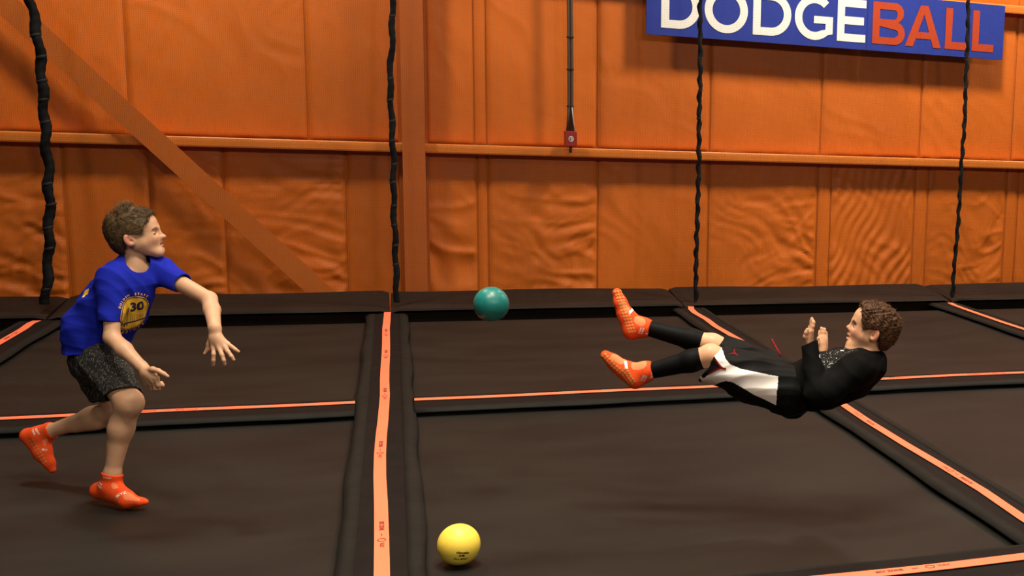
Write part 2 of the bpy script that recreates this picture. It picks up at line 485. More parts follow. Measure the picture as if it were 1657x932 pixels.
for i, (a, b, k) in enumerate(LOW): panel(a, b, -0.20, GZ1 - 0.02, 400, 0.0 if k == 'flat' else 0.034, k, i)
for i, (a, b, k) in enumerate(UP): panel(a, b, GZ1 + 0.01, GZ2 - 0.01, 130, 0.0 if k == 'flat' else 0.024, k, i + 30)
for i, (a, b, k) in enumerate(UP): panel(a, b, GZ2 + 0.02, 5.0, 130, 0.0 if k == 'flat' else 0.012, k, i + 60)

# horizontal steel girts: Z-sections with a bright lip
def girt(z, x0, x1, label):
    g = GIRT_Y
    bk = WALL_Y - .035
    prof = [(bk, z), (g + .010, z), (g + .010, z - .060), (g + .004, z - .072), (g, z - .060), (g - .004, z - .020), (g - .004, z + .0), (g, z + .008), (bk, z + .008)]
    bm = bmesh.new()
    n = len(prof)
    vs = [[bm.verts.new((x, y, zz)) for y, zz in prof] for x in (x0, x1)]
    for j in range(n): bm.faces.new([vs[0][j], vs[0][(j + 1) % n], vs[1][(j + 1) % n], vs[1][j]])
    bm.faces.new(vs[0]); bm.faces.new(vs[1][::-1])
    o = bm_obj('girt', bm, m_steel)
    tag(o, label, 'girt', 'horizontal wall girts')
    return o
cx0, cx1 = at_y(651, 240, 10.84)[0], at_y(688, 240, 10.84)[0]
girt(GZ1, -6.4, cx0 + .01, 'orange horizontal steel girt crossing the wall left of the column')
girt(GZ1, cx1 - .01, 10.4, 'orange horizontal steel girt crossing the wall right of the column')
girt(GZ2, cx1 - .01, 10.4, 'orange horizontal steel girt at the top right, level with the top of the sign')

# wide-flange column
ce = empty('steel_column', ((cx0 + cx1) / 2, 10.95, -0.2))
box_obj('front_flange', (cx0, 10.835, -0.2), (cx1, 10.85, 5.2), m_column, ce)
box_obj('web', ((cx0 + cx1) / 2 - .006, 10.85, -0.2), ((cx0 + cx1) / 2 + .006, 11.06, 5.2), m_column, ce)
box_obj('back_flange', (cx0 - .03, 11.06, -0.2), (cx1 + .03, 11.078, 5.2), m_column, ce)
tag(ce, 'tall orange steel column standing against the wall left of centre', 'column')

# diagonal brace: steel angle
b0, b1 = at_y(-40, -38, 10.86), at_y(516, 470, 10.86)
d = b1 - b0; d /= np.linalg.norm(d)
sweep_o = sweep('diagonal_brace', [b0 - d * .6, b1 + d * .35], [(-.085, 0), (.085, 0), (.085, .006), (-.077, .006), (-.077, .06), (-.085, .06)], m_brace, up=(0, 1, 0))
tag(sweep_o, 'orange steel angle brace slanting down across the wall behind the boy in blue', 'brace')

# ------------------------------------------------------------------ ropes lacing the net
NET_Y = 10.12
rope_px = [[(45, -60), (47, 0), (58, 40), (66, 100), (70, 160), (74, 225), (78, 270), (80, 330), (79, 400), (77, 450), (73, 492)],
           [(635, -60), (635, 0), (635, 60), (631, 125), (634, 200), (637, 260), (637, 330), (640, 400), (641, 450), (642, 489)],
           [(1134, -60), (1133, 0), (1133, 60), (1133, 130), (1131, 200), (1131, 260), (1129, 330), (1127, 400), (1126, 440), (1126, 493)],
           [(1570, -60), (1567, 0), (1566, 60), (1563, 130), (1561, 200), (1556, 260), (1553, 320), (1549, 380), (1544, 430), (1541, 484)]]
rope_r = [0.034, 0.0235, 0.0195, 0.0190]
rope_lab = ['thick black lacing rope at the far left, above the boy in blue', 'black lacing rope hanging just left of the orange column', 'black lacing rope crossing the left part of the sign', 'black lacing rope crossing the right end of the sign']
for ri_, (px, r) in enumerate(zip(rope_px, rope_r)):
    pts = [at_y(u, v, NET_Y) for u, v in px]
    pts[-1][2] = max(pts[-1][2], 0.035)
    P = resample(pts, 260)
    e = empty('lacing_rope', tuple(P[-1]))
    n = 10
    V, F = [], []
    for i, p in enumerate(P):
        w = i * (0.24 if ri_ < 2 else 0.52)
        tw = 0.08 if ri_ < 2 else 0.22
        c = p + np.array((0.25 * r * math.sin(w * 0.9 + ri_), 0.2 * r * math.cos(w * .7), 0))
        for j in range(n):
            a = 2 * math.pi * j / n
            rr = r * (1 + tw * math.cos(2 * a + w * 1.1) + 0.05 * math.sin(i * 0.9 + j))
            V.append(c + np.array((rr * math.cos(a), rr * .8 * math.sin(a), 0.0)))
    for i in range(len(P) - 1):
        for j in range(n):
            F.append((i * n + j, (i + 1) * n + j, (i + 1) * n + (j + 1) % n, i * n + (j + 1) % n))
    F += [tuple(range(n)), tuple((len(P) - 1) * n + j for j in range(n))[::-1]]
    mesh_obj('rope_strand', V, F, m_rope, e, smooth=True)
    step = 16 if ri_ < 2 else 22
    for i in range(6, len(P) - 4, step):
        if rng.random() < .25: continue
        i2 = i + rng.randint(-1, 1)
        c = P[i2]; w = i2 * (0.24 if ri_ < 2 else 0.52)
        bm = bmesh.new()
        rings = []
        for q, zz in enumerate((-.010, -.004, .004, .010)):
            rr = r * (1.09 if q in (1, 2) else 1.02)
            rings.append([bm.verts.new(c + np.array((0.25 * r * math.sin(w * .9 + ri_) + rr * math.cos(2 * math.pi * j / n), 0.2 * r * math.cos(w * .7) + rr * .85 * math.sin(2 * math.pi * j / n), zz + .25 * rr * math.cos(2 * math.pi * j / n)))) for j in range(n)])
        for q in range(3):
            for j in range(n): bm.faces.new([rings[q][j], rings[q][(j + 1) % n], rings[q + 1][(j + 1) % n], rings[q + 1][j]])
        bm_obj('lashing', bm, m_rope2, e, smooth=True)
    tag(e, rope_lab[ri_], 'rope', 'black ropes lacing the net')

# ------------------------------------------------------------------ the net the ropes lace up
def net(x0, x1, z0, z1, pitch, w):
    V, F = [], []
    def bar(a, b, s):
        k = len(V)
        for p in (a, b):
            for q in ((0, -1), (.87, .5), (-.87, .5)):
                V.append((p[0] + (q[0] * w if s else 0), NET_Y + .045 + q[1] * w, p[2] + (0 if s else q[0] * w)))
        F.extend([(k, k + 1, k + 4, k + 3), (k + 1, k + 2, k + 5, k + 4), (k + 2, k, k + 3, k + 5)])
    for x in np.arange(x0, x1, pitch): bar((x, 0, z0), (x, 0, z1), True)
    for z in np.arange(z0, z1, pitch): bar((x0, 0, z), (x1, 0, z), False)
    return mesh_obj('safety_net', V, F, m_rope)
nt_ = net(-4.6, 8.2, 0.06, 3.6, 0.014, 0.00034)
tag(nt_, 'fine dark safety net stretched between the ropes before the orange wall', 'net', kind='stuff')

# ------------------------------------------------------------------ sign
SY = 10.89
sl = at_y(1046, 55, SY); sr = at_y(1622, 97, SY); st_ = at_y(1630, 8, SY)
sbz, stz = (sl[2] + sr[2]) / 2, st_[2]
sgn = empty('wall_sign', ((sl[0] + sr[0]) / 2, SY, sbz))
split = at_y(1402, 75, SY)[0]
# the board hangs a touch out of level, as its lower edge shows
tilt = (sr[2] - sl[2]) / (sr[0] - sl[0])
def sz(x, z): return z + tilt * (x - (sl[0] + sr[0]) / 2)
def sboard(xa, xb):
    bm = bmesh.new()
    vs = box(bm, xa, xb, SY, SY + .03, sbz, stz + .0)
    for v in vs: v.co.z = sz(v.co.x, v.co.z)
    return bm_obj('board', bm, m_blue, sgn)
sboard(sl[0], split - .002); sboard(split + .002, sr[0])
LH = (stz - sbz) * 0.745
LB = sbz + (stz - sbz) * 0.125
def arc(cx, cy, rx, ry, a0, a1, n=20):
    return [(cx + rx * math.cos(math.radians(a0 + (a1 - a0) * i / n)), cy + ry * math.sin(math.radians(a0 + (a1 - a0) * i / n))) for i in range(n + 1)]
def glyph(ch, w):
    """outlines in a unit-high cell of width w (in letter heights)"""
    t = 0.185
    if ch == 'D': return [[(0, 0), (w - .5, 0)] + arc(w - .5, .5, .5, .5, -90, 90) + [(0, 1)], [(t, t), (w - .5, t)] + arc(w - .5, .5, .5 - t, .5 - t, -90, 90) + [(t, 1 - t)]]
    if ch == 'O': return [arc(w / 2, .5, w / 2, .52, 0, 360, 40)[:-1], arc(w / 2, .5, w / 2 - t, .52 - t, 0, 360, 40)[:-1]]
    if ch == 'G':
        o = arc(w * .52, .5, w * .52, .52, 42, 318, 36)
        i = arc(w * .52, .5, w * .52 - t, .52 - t, 318, 42, 36)
        i = arc(w * .52, .5, w * .52 - t, .52 - t, 300, 46, 30)
        o = arc(w * .52, .5, w * .52, .52, 46, 312, 36)
        return [o + [(w, .14), (w, .54), (w * .50, .54), (w * .50, .54 - t * .9), (w - t, .54 - t * .9), (w - t, .235)] + i]
    if ch == 'E': return [[(0, 0), (w, 0), (w, t), (t, t), (t, .5 - t / 2), (w * .93, .5 - t / 2), (w * .93, .5 + t / 2), (t, .5 + t / 2), (t, 1 - t), (w, 1 - t), (w, 1), (0, 1)]]
    if ch == 'B':
        return [[(0, 0), (w - .28, 0)] + arc(w - .28, .275, .28, .275, -90, 70, 14) + arc(w - .29, .76, .245, .24, -60, 90, 14) + [(0, 1)],
                [(t, t * .9), (w - .28, t * .9)] + arc(w - .28, .275, .105, .275 - t * .9 - .02, -90, 90, 10) + [(t, .43)], [(t, .60), (w - .30, .60)] + arc(w - .30, .715, .085, .115, -90, 90, 10) + [(t, .83)]]
    if ch == 'A':
        s = .21
        return [[(0, 0), (s, 0), (s + .075, .2), (w - s - .075, .2), (w - s, 0), (w, 0), (w / 2 + s / 2, 1), (w / 2 - s / 2, 1)], [(s + .13, .36), (w - s - .13, .36), (w / 2, .80)]]
    if ch == 'L': return [[(0, 0), (w, 0), (w, t), (t, t), (t, 1), (0, 1)]]
cells = [('D', 105, 272), ('O', 290, 475), ('D', 497, 660), ('G', 675, 838), ('E', 857, 978), ('B', 1007, 1146), ('A', 1148, 1302), ('L', 1318, 1412), ('L', 1433, 1525)]
for ch, a, b in cells:
    ua, ub = 1030 + a / 2.643, 1030 + b / 2.643
    va = 45 + (ua - 1046) * 0.073
    xa, xb = at_y(ua, va, SY - .006)[0], at_y(ub, va, SY - .006)[0]
    w = (xb - xa) / LH
    def place(me, grow, yoff):
        for v in me.vertices:
            x = xa + v.co.x * LH; z = LB + v.co.y * LH
            v.co = (x, SY - yoff + v.co.z, sz(x, z))
        return me
    me = place(shape_mesh(glyph(ch, w), 0.0), 0, 0.004)
    bm = bmesh.new(); bm.from_mesh(me)
    ext = bmesh.ops.extrude_face_region(bm, geom=bm.faces[:])
    bmesh.ops.translate(bm, verts=[g for g in ext['geom'] if isinstance(g, bmesh.types.BMVert)], vec=(0, 0.0035, 0))
    lo_ = bm_obj('letter_' + ch.lower(), bm, m_white if a < 1000 else m_red, sgn)
tag(sgn, 'blue wall sign reading DODGEBALL in white and red letters', 'sign')

# ------------------------------------------------------------------ hanging power drop
PD_Y = 10.87
pt = [at_y(922, -80, PD_Y), at_y(922, 0, PD_Y), at_y(923, 110, PD_Y), at_y(923, 175, PD_Y)]
pbz = at_y(923, 213, PD_Y)
pd = empty('power_drop', tuple(at_y(923, 238, PD_Y)))
for dx, dy in ((-.015, 0), (.015, 0), (0, .012)):
    tube('cable', [p + np.array((dx, dy, 0)) for p in pt] + [pbz + np.array((dx * 1.7, dy, 0.0))], 0.0125, m_cord, pd)
for v in (60, 112, 172):
    c = at_y(922.6, v, PD_Y)
    bm = bmesh.new()
    box(bm, c[0] - .030, c[0] + .030, c[1] - .016, c[1] + .028, c[2] - .006, c[2] + .006)
    bm_obj('cable_tie', bm, m_black, pd)
for s in (-1, 1):
    tube('grip_wire', [at_y(923, 172, PD_Y) + np.array((s * .012, -.012, 0)), at_y(923, 195, PD_Y) + np.array((s * .026, -.014, 0)), pbz + np.array((s * .036, 0, 0))], 0.004, m_outlet if s > 0 else m_cord, pd, n=6)
c0, c1 = at_y(913.5, 212, PD_Y), at_y(932.5, 237, PD_Y)
rb = box_obj('outlet_box', (c0[0], PD_Y - .045, c1[2]), (c1[0], PD_Y + .045, c0[2]), m_redbox, pd, bevel=.006)
cc = (c0 + c1) / 2
fc = [(cc[0] + .024 * math.cos(a), PD_Y - .047, cc[2] + .026 * math.sin(a)) for a in np.linspace(0, 2 * math.pi, 17)[:-1]]
bm = bmesh.new(); f = bm.faces.new([bm.verts.new(p) for p in fc]); r_ = bmesh.ops.extrude_face_region(bm, geom=[f]); bmesh.ops.translate(bm, verts=[g for g in r_['geom'] if isinstance(g, bmesh.types.BMVert)], vec=(0, .004, 0))
oc = bm_obj('outlet_face', bm, m_outlet, pd)
for dx, dz in ((-.009, .008), (.009, .008), (0, -.011), (-.010, -.006)):
    bm = bmesh.new(); box(bm, cc[0] + dx - .003, cc[0] + dx + .003, PD_Y - .0495, PD_Y - .046, cc[2] + dz - .006, cc[2] + dz + .006)
    bm_obj('slot', bm, m_black, pd)
tube('cable_stub', [at_y(923.5, 237, PD_Y), at_y(923.5, 247, PD_Y)], 0.012, m_cord, pd)
tag(pd, 'brown cables hanging down the wall to a red outlet box', 'power cord')

# ------------------------------------------------------------------ balls
def ball_mesh(c, r, bumps=0.0, seed=0):
    bm = bmesh.new()
    bmesh.ops.create_icosphere(bm, subdivisions=5, radius=1.0)
    V = np.array([v.co[:] for v in bm.verts])
    if bumps:
        n = lattice_noise(V * 2.3 + 9, seed) + .5 * lattice_noise(V * 5 + 9, seed + 1)
        V = V * (1 + bumps * n)[:, None]
    for v, q in zip(bm.verts, V): v.co = Vector(q) * r
    bmesh.ops.translate(bm, verts=bm.verts[:], vec=tuple(c))
    return bm
m_yellow = material('yellow_foam_skin', (0.95, 0.72, 0.09, 1), 0.42, 0.4, noise=(6, 0.03), bump=(120, 0.12, 0.001))
m_teal = material('teal_foam_skin', (0.010, 0.165, 0.150, 1), 0.36, 0.45, noise=(14, 0.14), bump=(30, 0.3, 0.003))
YD = 4.14
yc = at_d(742.5, 881, YD); yr = 34.6 * YD / FOC * 0.97
for _ in range(30):                       # rest it on its trampoline bed
    z_bed = BED_Z - 0.002
    YD *= 1 + ((yc[2] - yr) - z_bed) * 0.35
    yc = at_d(742.5, 881, YD); yr = 34.6 * YD / FOC * 0.97
yb = empty('dodgeball', (yc[0], yc[1], yc[2] - yr))
bs = bm_obj('ball_skin', ball_mesh(yc, yr), m_yellow, yb, smooth=True)
def wrap_on_ball(me, c, r, u, v, name, parent, mat, rot=0.0, depth=4.1):
    d = ray(u, v); o = CAM_P - c
    A = d @ d; B = 2 * (o @ d); Cc = o @ o - r * r
    disc = B * B - 4 * A * Cc
    t = (-B - math.sqrt(max(disc, 0))) / (2 * A)
    n = CAM_P + d * t - c; n /= np.linalg.norm(n)
    rt = np.cross(n, (0, 0, 1.0)); rt = -rt / np.linalg.norm(rt); up = np.cross(n, rt)
    if up[2] < 0: up = -up
    rt = np.cross(up, n)
    cr, sr_ = math.cos(rot), math.sin(rot)
    for q in me.vertices:
        x, y = q.co.x * cr - q.co.y * sr_, q.co.x * sr_ + q.co.y * cr
        p = n * r + rt * x + up * y
        p = p / np.linalg.norm(p) * (r + .0008)
        q.co = c + p
    return link_mesh(name, me, mat, parent)
wrap_on_ball(text_mesh('rhinoskin', 0.0125, 0.0005), yc, yr, 749, 894.5, 'lettering', yb, m_black, -0.16)
wrap_on_ball(text_mesh('ALL-BALL', 0.0125, 0.0003), yc, yr, 746, 904.5, 'lettering', yb, m_black, -0.10)
wrap_on_ball(shape_mesh([[(-.012, -.003), (-.007, .005), (-.002, .001), (.003, .005), (.012, -.001), (.006, -.004), (0, -.002)]]), yc, yr, 747.5, 899.3, 'emblem', yb, m_black, -0.12)
tag(yb, 'yellow foam dodgeball with small black print resting on the trampoline', 'ball')
TD = 4.95
tc_ = at_d(795, 492, TD)
tb = bm_obj('dodgeball', ball_mesh(tc_, 29.0 * TD / FOC * 0.97, 0.012, 5), m_teal, smooth=True)
tag(tb, 'teal foam dodgeball flying in mid-air between the two boys', 'ball')

# ------------------------------------------------------------------ figures: smooth blended volumes meshed to one surface
class Cap:
    """tapered capsule; optional flattening along an axis (ratio < 1 thins the body along that axis)"""
    def __init__(s, a, b, ra, rb, k=0.02, axis=None, ratio=1.0):
        s.a, s.b = np.array(a, np.float32), np.array(b, np.float32)
        s.ra, s.rb, s.k = ra, rb, k
        s.ax = None if axis is None else (np.array(axis, np.float32) / np.linalg.norm(axis)).astype(np.float32)
        s.inv = 1.0 / ratio
        s.c = (s.a + s.b) / 2; s.r = float(np.linalg.norm(s.b - s.a)) / 2 + max(ra, rb)
        s.sub = False
    def d(s, P, c, r):
        q = P - s.a; ab = s.b - s.a
        L = max(float(ab @ ab), 1e-12)
        t = np.clip(q @ ab / L, 0, 1)
        q = q - t[:, None] * ab
        if s.ax is not None:
            h = q @ s.ax
            n = np.sqrt(np.maximum((q * q).sum(1) + h * h * (s.inv ** 2 - 1), 1e-12))
        else:
            n = np.sqrt((q * q).sum(1))
        return n - (s.ra + (s.rb - s.ra) * t)
class Ell:
    def __init__(s, c, rad, M=None, k=0.02):
        s.c = np.array(c, np.float32); s.rad = np.array(rad, np.float32); s.k = k
        s.M = np.eye(3, dtype=np.float32) if M is None else np.array(M, np.float32)   # columns = axes
        s.r = float(max(rad)); s.sub = False
    def d(s, P, c, r):
        q = (P - s.c) @ s.M
        k0 = np.sqrt(((q / s.rad) ** 2).sum(1)); k1 = np.sqrt(((q / s.rad ** 2) ** 2).sum(1))
        return k0 * (k0 - 1) / np.maximum(k1, 1e-6)
class Cyl:
    """flat-ended cylinder, used to cut"""
    def __init__(s, a, b, rad, k=0.0):
        s.a = np.array(a, np.float32); ab = np.array(b, np.float32) - s.a
        s.L = float(np.linalg.norm(ab)); s.t = ab / s.L; s.rad = rad; s.k = k
        s.c = s.a + ab / 2; s.r = math.hypot(s.L / 2, rad); s.sub = False
    def d(s, P, c, r):
        q = P - s.a; h = q @ s.t
        w = np.sqrt(np.maximum((q * q).sum(1) - h * h, 0))
        return np.maximum(np.maximum(w - s.rad, -h), h - s.L)
def SUB(n):
    n.sub = True; return n
class Grp:
    def __init__(s, nodes, k=0.02):
        s.nodes = nodes; s.k = k; s.sub = False
        add = [n for n in nodes if not n.sub]
        lo = np.min([n.c - n.r for n in add], 0); hi = np.max([n.c + n.r for n in add], 0)
        s.c = ((lo + hi) / 2).astype(np.float32); s.r = float(np.linalg.norm(hi - lo)) / 2
        s.lo, s.hi = lo, hi
    def d(s, P, c=None, r=0.0):
        D = None
        for n in s.nodes:
            if c is not None and np.linalg.norm(c - n.c) - n.r - r > n.k + 0.03:
                continue
            x = n.d(P, c, r)
            if n.sub:
                if D is None: continue
                if n.k > 0:
                    h = np.clip(0.5 - 0.5 * (D + x) / n.k, 0, 1)
                    D = D * (1 - h) - x * h + n.k * h * (1 - h)
                else: D = np.maximum(D, -x)
            elif D is None: D = x
            elif n.k > 0:
                h = np.clip(0.5 + 0.5 * (D - x) / n.k, 0, 1)
                D = D * (1 - h) + x * h - n.k * h * (1 - h)
            else: D = np.minimum(D, x)
        return np.full(len(P), 0.05, np.float32) if D is None else D
def net_surface(fn, lo, hi, res, B=12, slack=1.6):
    """surface nets over the blocks that the surface crosses -> verts, quads"""
    lo = np.array(lo, np.float32) - 3 * res; hi = np.array(hi, np.float32) + 3 * res
    nb = np.ceil((hi - lo) / (res * B)).astype(int)
    I = np.stack(np.meshgrid(*[np.arange(n) for n in nb], indexing='ij'), -1).reshape(-1, 3)
    cen = (lo + (I + 0.5) * B * res).astype(np.float32)
    half = 0.5 * B * res * math.sqrt(3)
    dc = np.concatenate([fn(cen[i:i + 20000], None, 0) for i in range(0, len(cen), 20000)])
    I = I[np.abs(dc) < half * slack]
    N = nb * B + 2
    g = np.stack(np.meshgrid(*[np.arange(B + 1)] * 3, indexing='ij'), -1).reshape(-1, 3)
    ids, pos, quads = [], [], []
    corner = [(a, b, c) for a in (0, 1) for b in (0, 1) for c in (0, 1)]
    edges = [(i, j) for i in range(8) for j in range(i + 1, 8) if sum(x != y for x, y in zip(corner[i], corner[j])) == 1]
    gid = lambda q: ((q[..., 0] + 1) * (N[1] + 1) + q[..., 1] + 1) * (N[2] + 1) + q[..., 2] + 1
    for b in I:
        base = b * B
        P = (lo + (base + g) * res).astype(np.float32)
        c = (lo + (base + B / 2) * res).astype(np.float32)
        v = fn(P, c, half)
        if (v > 0).all() or (v < 0).all(): continue
        v = v.reshape(B + 1, B + 1, B + 1)
        s = v < 0
        cs = np.stack([s[a:a + B, bb:bb + B, cc:cc + B] for a, bb, cc in corner], -1)
        act = cs.any(-1) & ~cs.all(-1)
        ix = np.argwhere(act)
        if len(ix) == 0: continue
        cv = np.stack([v[a:a + B, bb:bb + B, cc:cc + B][act] for a, bb, cc in corner], -1)
        acc = np.zeros((len(ix), 3)); cnt = np.zeros(len(ix))
        for i, j in edges:
            m = (cv[:, i] < 0) != (cv[:, j] < 0)
            t = np.where(m, cv[:, i] / np.where(m, cv[:, i] - cv[:, j], 1), 0)
            p = np.array(corner[i]) + t[:, None] * (np.array(corner[j]) - np.array(corner[i]))
            acc += p * m[:, None]; cnt += m
        pos.append(lo + (base + ix + acc / cnt[:, None]) * res)
        ids.append(gid(base + ix))
        for ax in range(3):
            sl0 = [slice(0, B)] * 3; sl1 = [slice(0, B)] * 3; sl1[ax] = slice(1, B + 1)
            a0, a1 = s[tuple(sl0)], s[tuple(sl1)]
            e = np.argwhere(a0 != a1)
            if len(e) == 0: continue
            flip = a0[a0 != a1]
            u, w = [(1, 2), (2, 0), (0, 1)][ax]
            q = base + e
            offs = []
            for du, dw in ((1, 1), (0, 1), (0, 0), (1, 0)):
                o = q.copy(); o[:, u] -= du; o[:, w] -= dw
                offs.append(gid(o))
            Q = np.stack(offs, 1)
            Q[~flip] = Q[~flip][:, ::-1]
            quads.append(Q)
    ids = np.concatenate(ids); pos = np.concatenate(pos); quads = np.concatenate(quads)
    o = np.argsort(ids); sid = ids[o]
    k = np.clip(np.searchsorted(sid, quads), 0, len(sid) - 1)
    ok = (sid[k] == quads).all(1)
    return pos.astype(np.float32), o[k[ok]]
def np_mesh(name, V, F):
    me = bpy.data.meshes.new(name)
    me.vertices.add(len(V)); me.vertices.foreach_set('co', np.ascontiguousarray(V, np.float32).ravel())
    n = F.shape[1]
    me.loops.add(len(F) * n); me.loops.foreach_set('vertex_index', np.ascontiguousarray(F, np.int32).ravel())
    me.polygons.add(len(F)); me.polygons.foreach_set('loop_start', np.arange(0, len(F) * n, n, dtype=np.int32))
    me.polygons.foreach_set('use_smooth', np.ones(len(F), bool))
    me.update(calc_edges=True); me.validate()
    return me
def relax(V, F, it=1, w=0.5):
    for _ in range(it):
        acc = np.zeros_like(V); cnt = np.zeros(len(V), np.float32)
        for i in range(4):
            a, b = F[:, i], F[:, (i + 1) % 4]
            np.add.at(acc, a, V[b]); np.add.at(cnt, a, 1)
            np.add.at(acc, b, V[a]); np.add.at(cnt, b, 1)
        V = V + w * (acc / np.maximum(cnt, 1)[:, None] - V)
    return V
def hollow(a, b, openings):
    """carve the inside of a garment near its openings only"""
    def f(P, av, bv):
        near = np.min([np.sqrt(((P - np.array(c, np.float32)) ** 2).sum(1)) - R for c, R in openings], 0)
        return np.maximum(av, -np.maximum(bv, near))
    return f
def sdf_obj(name, fn, lo, hi, res, mat, parent, color=None, it=1):
    V, F = net_surface(fn, lo, hi, res)
    V = relax(V, F, it).astype(np.float32)
    me = np_mesh(name, V, F)
    if color is not None:
        c = color(V)
        at = me.color_attributes.new('tint', 'FLOAT_COLOR', 'POINT')
        at.data.foreach_set('color', np.concatenate([c, np.ones((len(c), 1))], 1).astype(np.float32).ravel())
    return link_mesh(name, me, mat, parent), V, F
def split_off(V, F, mask):
    """faces whose mean mask > .5 -> own verts/faces"""
    f = mask[F].mean(1) > 0.5
    def sub(G):
        u, inv = np.unique(G, return_inverse=True)
        return V[u], inv.reshape(G.shape)
    return sub(F[~f]), sub(F[f])
def folds(P, seed, f=16.0, dirs=4):
    """soft cloth folds: warped sines"""
    r = np.random.default_rng(seed); s = 0
    for i in range(dirs):
        a = r.normal(size=3); a /= np.linalg.norm(a); b = r.normal(size=3); b /= np.linalg.norm(b)
        ph = r.random(2) * 6
        s = s + np.sin((P @ a.astype(np.float32)) * f * (1 + .4 * i) + ph[0] + 1.6 * np.sin((P @ b.astype(np.float32)) * f * .5 + ph[1]))
    return s / dirs
def creases(P, seed, axis, k, spread=.35):
    """sharper drag folds across one main axis"""
    r = np.random.default_rng(seed); s = 0
    for i in range(3):
        a = np.array(axis, float) + r.normal(size=3) * spread; a /= np.linalg.norm(a)
        b = r.normal(size=3); ph = r.random(2) * 6
        s = s + np.abs(np.sin((P @ a.astype(np.float32)) * k * (1 + .35 * i) + ph[0] + 1.3 * np.sin((P @ b.astype(np.float32)) * k * .22 + ph[1])))
    return s / 3 - .5
def unit(v): v = np.array(v, float); return v / np.linalg.norm(v)
def frame(yaw, pitch, roll=0.0):
    """columns forward, left, up"""
    f = np.array((math.cos(yaw) * math.cos(pitch), math.sin(yaw) * math.cos(pitch), math.sin(pitch)))
    l = unit(np.cross((0, 0, 1), f)); u = np.cross(f, l)
    l2 = l * math.cos(roll) + u * math.sin(roll); u2 = np.cross(f, l2)
    return np.stack([f, l2, u2], 1)

def head_nodes(o, A, s, spec):
    L = lambda *p: o + A @ (np.array(p) * s)
    def C(a, b, ra, rb, k=.015): return Cap(L(*a), L(*b), ra * s, rb * s, k * s)
    def E(c, r, k=.015, M=None): return Ell(L(*c), np.array(r) * s, A if M is None else A @ M, k * s)
    N = [E((-.014, 0, .036), (.092, .073, .078), .02),
         E((.022, 0, .040), (.070, .066, .062), .03),              # forehead
         E((.030, 0, -.022), (.056, .054, .070), .03),             # mid face
         C((.005, .046, -.040), (.058, .020, -.086), .020, .017, .03), C((.005, -.046, -.040), (.058, -.020, -.086), .020, .017, .03),
         C((.060, .010, -.086), (.060, -.010, -.086), .018, .018, .02),   # chin
         C((.054, .030, -.022), (.030, .047, -.028), .018, .016, .03), C((.054, -.030, -.022), (.030, -.047, -.028), .018, .016, .03),   # cheeks
         C((.074, .028, .017), (.082, .008, .015), .010, .009, .016), C((.074, -.028, .017), (.082, -.008, .015), .010, .009, .016)]   # brow
    for y in (.031, -.031): N.append(SUB(E((.090, y, .000), (.017, .016, .012), .014)))
    for y in (.031, -.031):
        N.append(E((.0655, y * .98, .000), (.0145, .0145, .0130), .005) if not spec.get('shut') else E((.0662, y * .98, -.001), (.0150, .0148, .0120), .006))        # lids over the eye
    tip = spec.get('nose', (.101, 0, -.022))
    N += [C((.081, 0, .010), (tip[0] - .005, 0, tip[2] + .003), .0070, .0088, .012),
          E(tip, (.0085, .0090, .0080), .008), E((.088, .0095, -.026), (.009, .0055, .0065), .006), E((.088, -.0095, -.026), (.009, .0055, .0065), .006),
          C((.078, .004, -.036), (.082, -.004, -.036), .008, .008, .014)]
    if spec.get('open'):
        N += [C((.080, .013, -.049), (.086, .0, -.0475), .0048, .0060, .008), C((.080, -.013, -.049), (.086, .0, -.0475), .0048, .0060, .008),
              C((.077, .012, -.063), (.083, .0, -.0645), .0048, .0064, .008), C((.077, -.012, -.063), (.083, .0, -.0645), .0048, .0064, .008),
              SUB(E((.086, 0, -.0560), (.013, .012, .0050), .004))]
    else:
        N += [C((.073, .017, -.051), (.082, .0, -.0490), .0045, .0056, .008), C((.073, -.017, -.051), (.082, .0, -.0490), .0045, .0056, .008),
              C((.071, .015, -.060), (.079, .0, -.0605), .0045, .0062, .008), C((.071, -.015, -.060), (.079, .0, -.0605), .0045, .0062, .008),
              SUB(E((.086, 0, -.0548), (.012, .020, .0016), .003))]
    for sg in (1, -1):
        yaw = 0.42 * sg
        Me = np.array([[math.cos(yaw), -math.sin(yaw), 0], [math.sin(yaw), math.cos(yaw), 0], [0, 0, 1]])
        Mt = np.array([[math.cos(.2), 0, -math.sin(.2)], [0, 1, 0], [math.sin(.2), 0, math.cos(.2)]])
        M = Me.T @ Mt
        N.append(Grp([E((-.012, .0765 * sg, -.004), (.0200, .0075, .0290), .004, M), C((-.004, .068 * sg, -.010), (-.008, .074 * sg, -.022), .008, .007, .006),
                      SUB(E((-.006, .0850 * sg, -.002), (.0110, .0075, .0175), .004, M)), SUB(E((-.004, .082 * sg, -.010), (.006, .010, .006), .004))], .006 * s))
    return N
def head_tint(o, A, s, skin, lip, blush):
    def f(V):
        q = ((V - o) @ A) / s
        c = np.tile(np.array(skin), (len(V), 1))
        def mix(w, col):
            nonlocal c
            c = c * (1 - w[:, None]) + np.array(col) * w[:, None]
        for y in (.04, -.04):
            mix(.45 * np.exp(-(((q - np.array((.06, y, -.03))) / np.array((.03, .022, .020))) ** 2).sum(1)), blush)
        mix(.8 * np.exp(-(((q - np.array((-.016, 0, .002))) / np.array((.016, 1, .026))) ** 4).sum(1)) * (np.abs(q[:, 1]) > .070), blush)
        mix(.35 * np.exp(-(((q - np.array((.10, 0, -.022))) / np.array((.012, .012, .012))) ** 2).sum(1)), blush)
        mix(.5 * np.exp(-(((q - np.array((.084, 0, -.0555))) / np.array((.013, .019, .0100))) ** 4).sum(1)), lip)
        return c
    return f
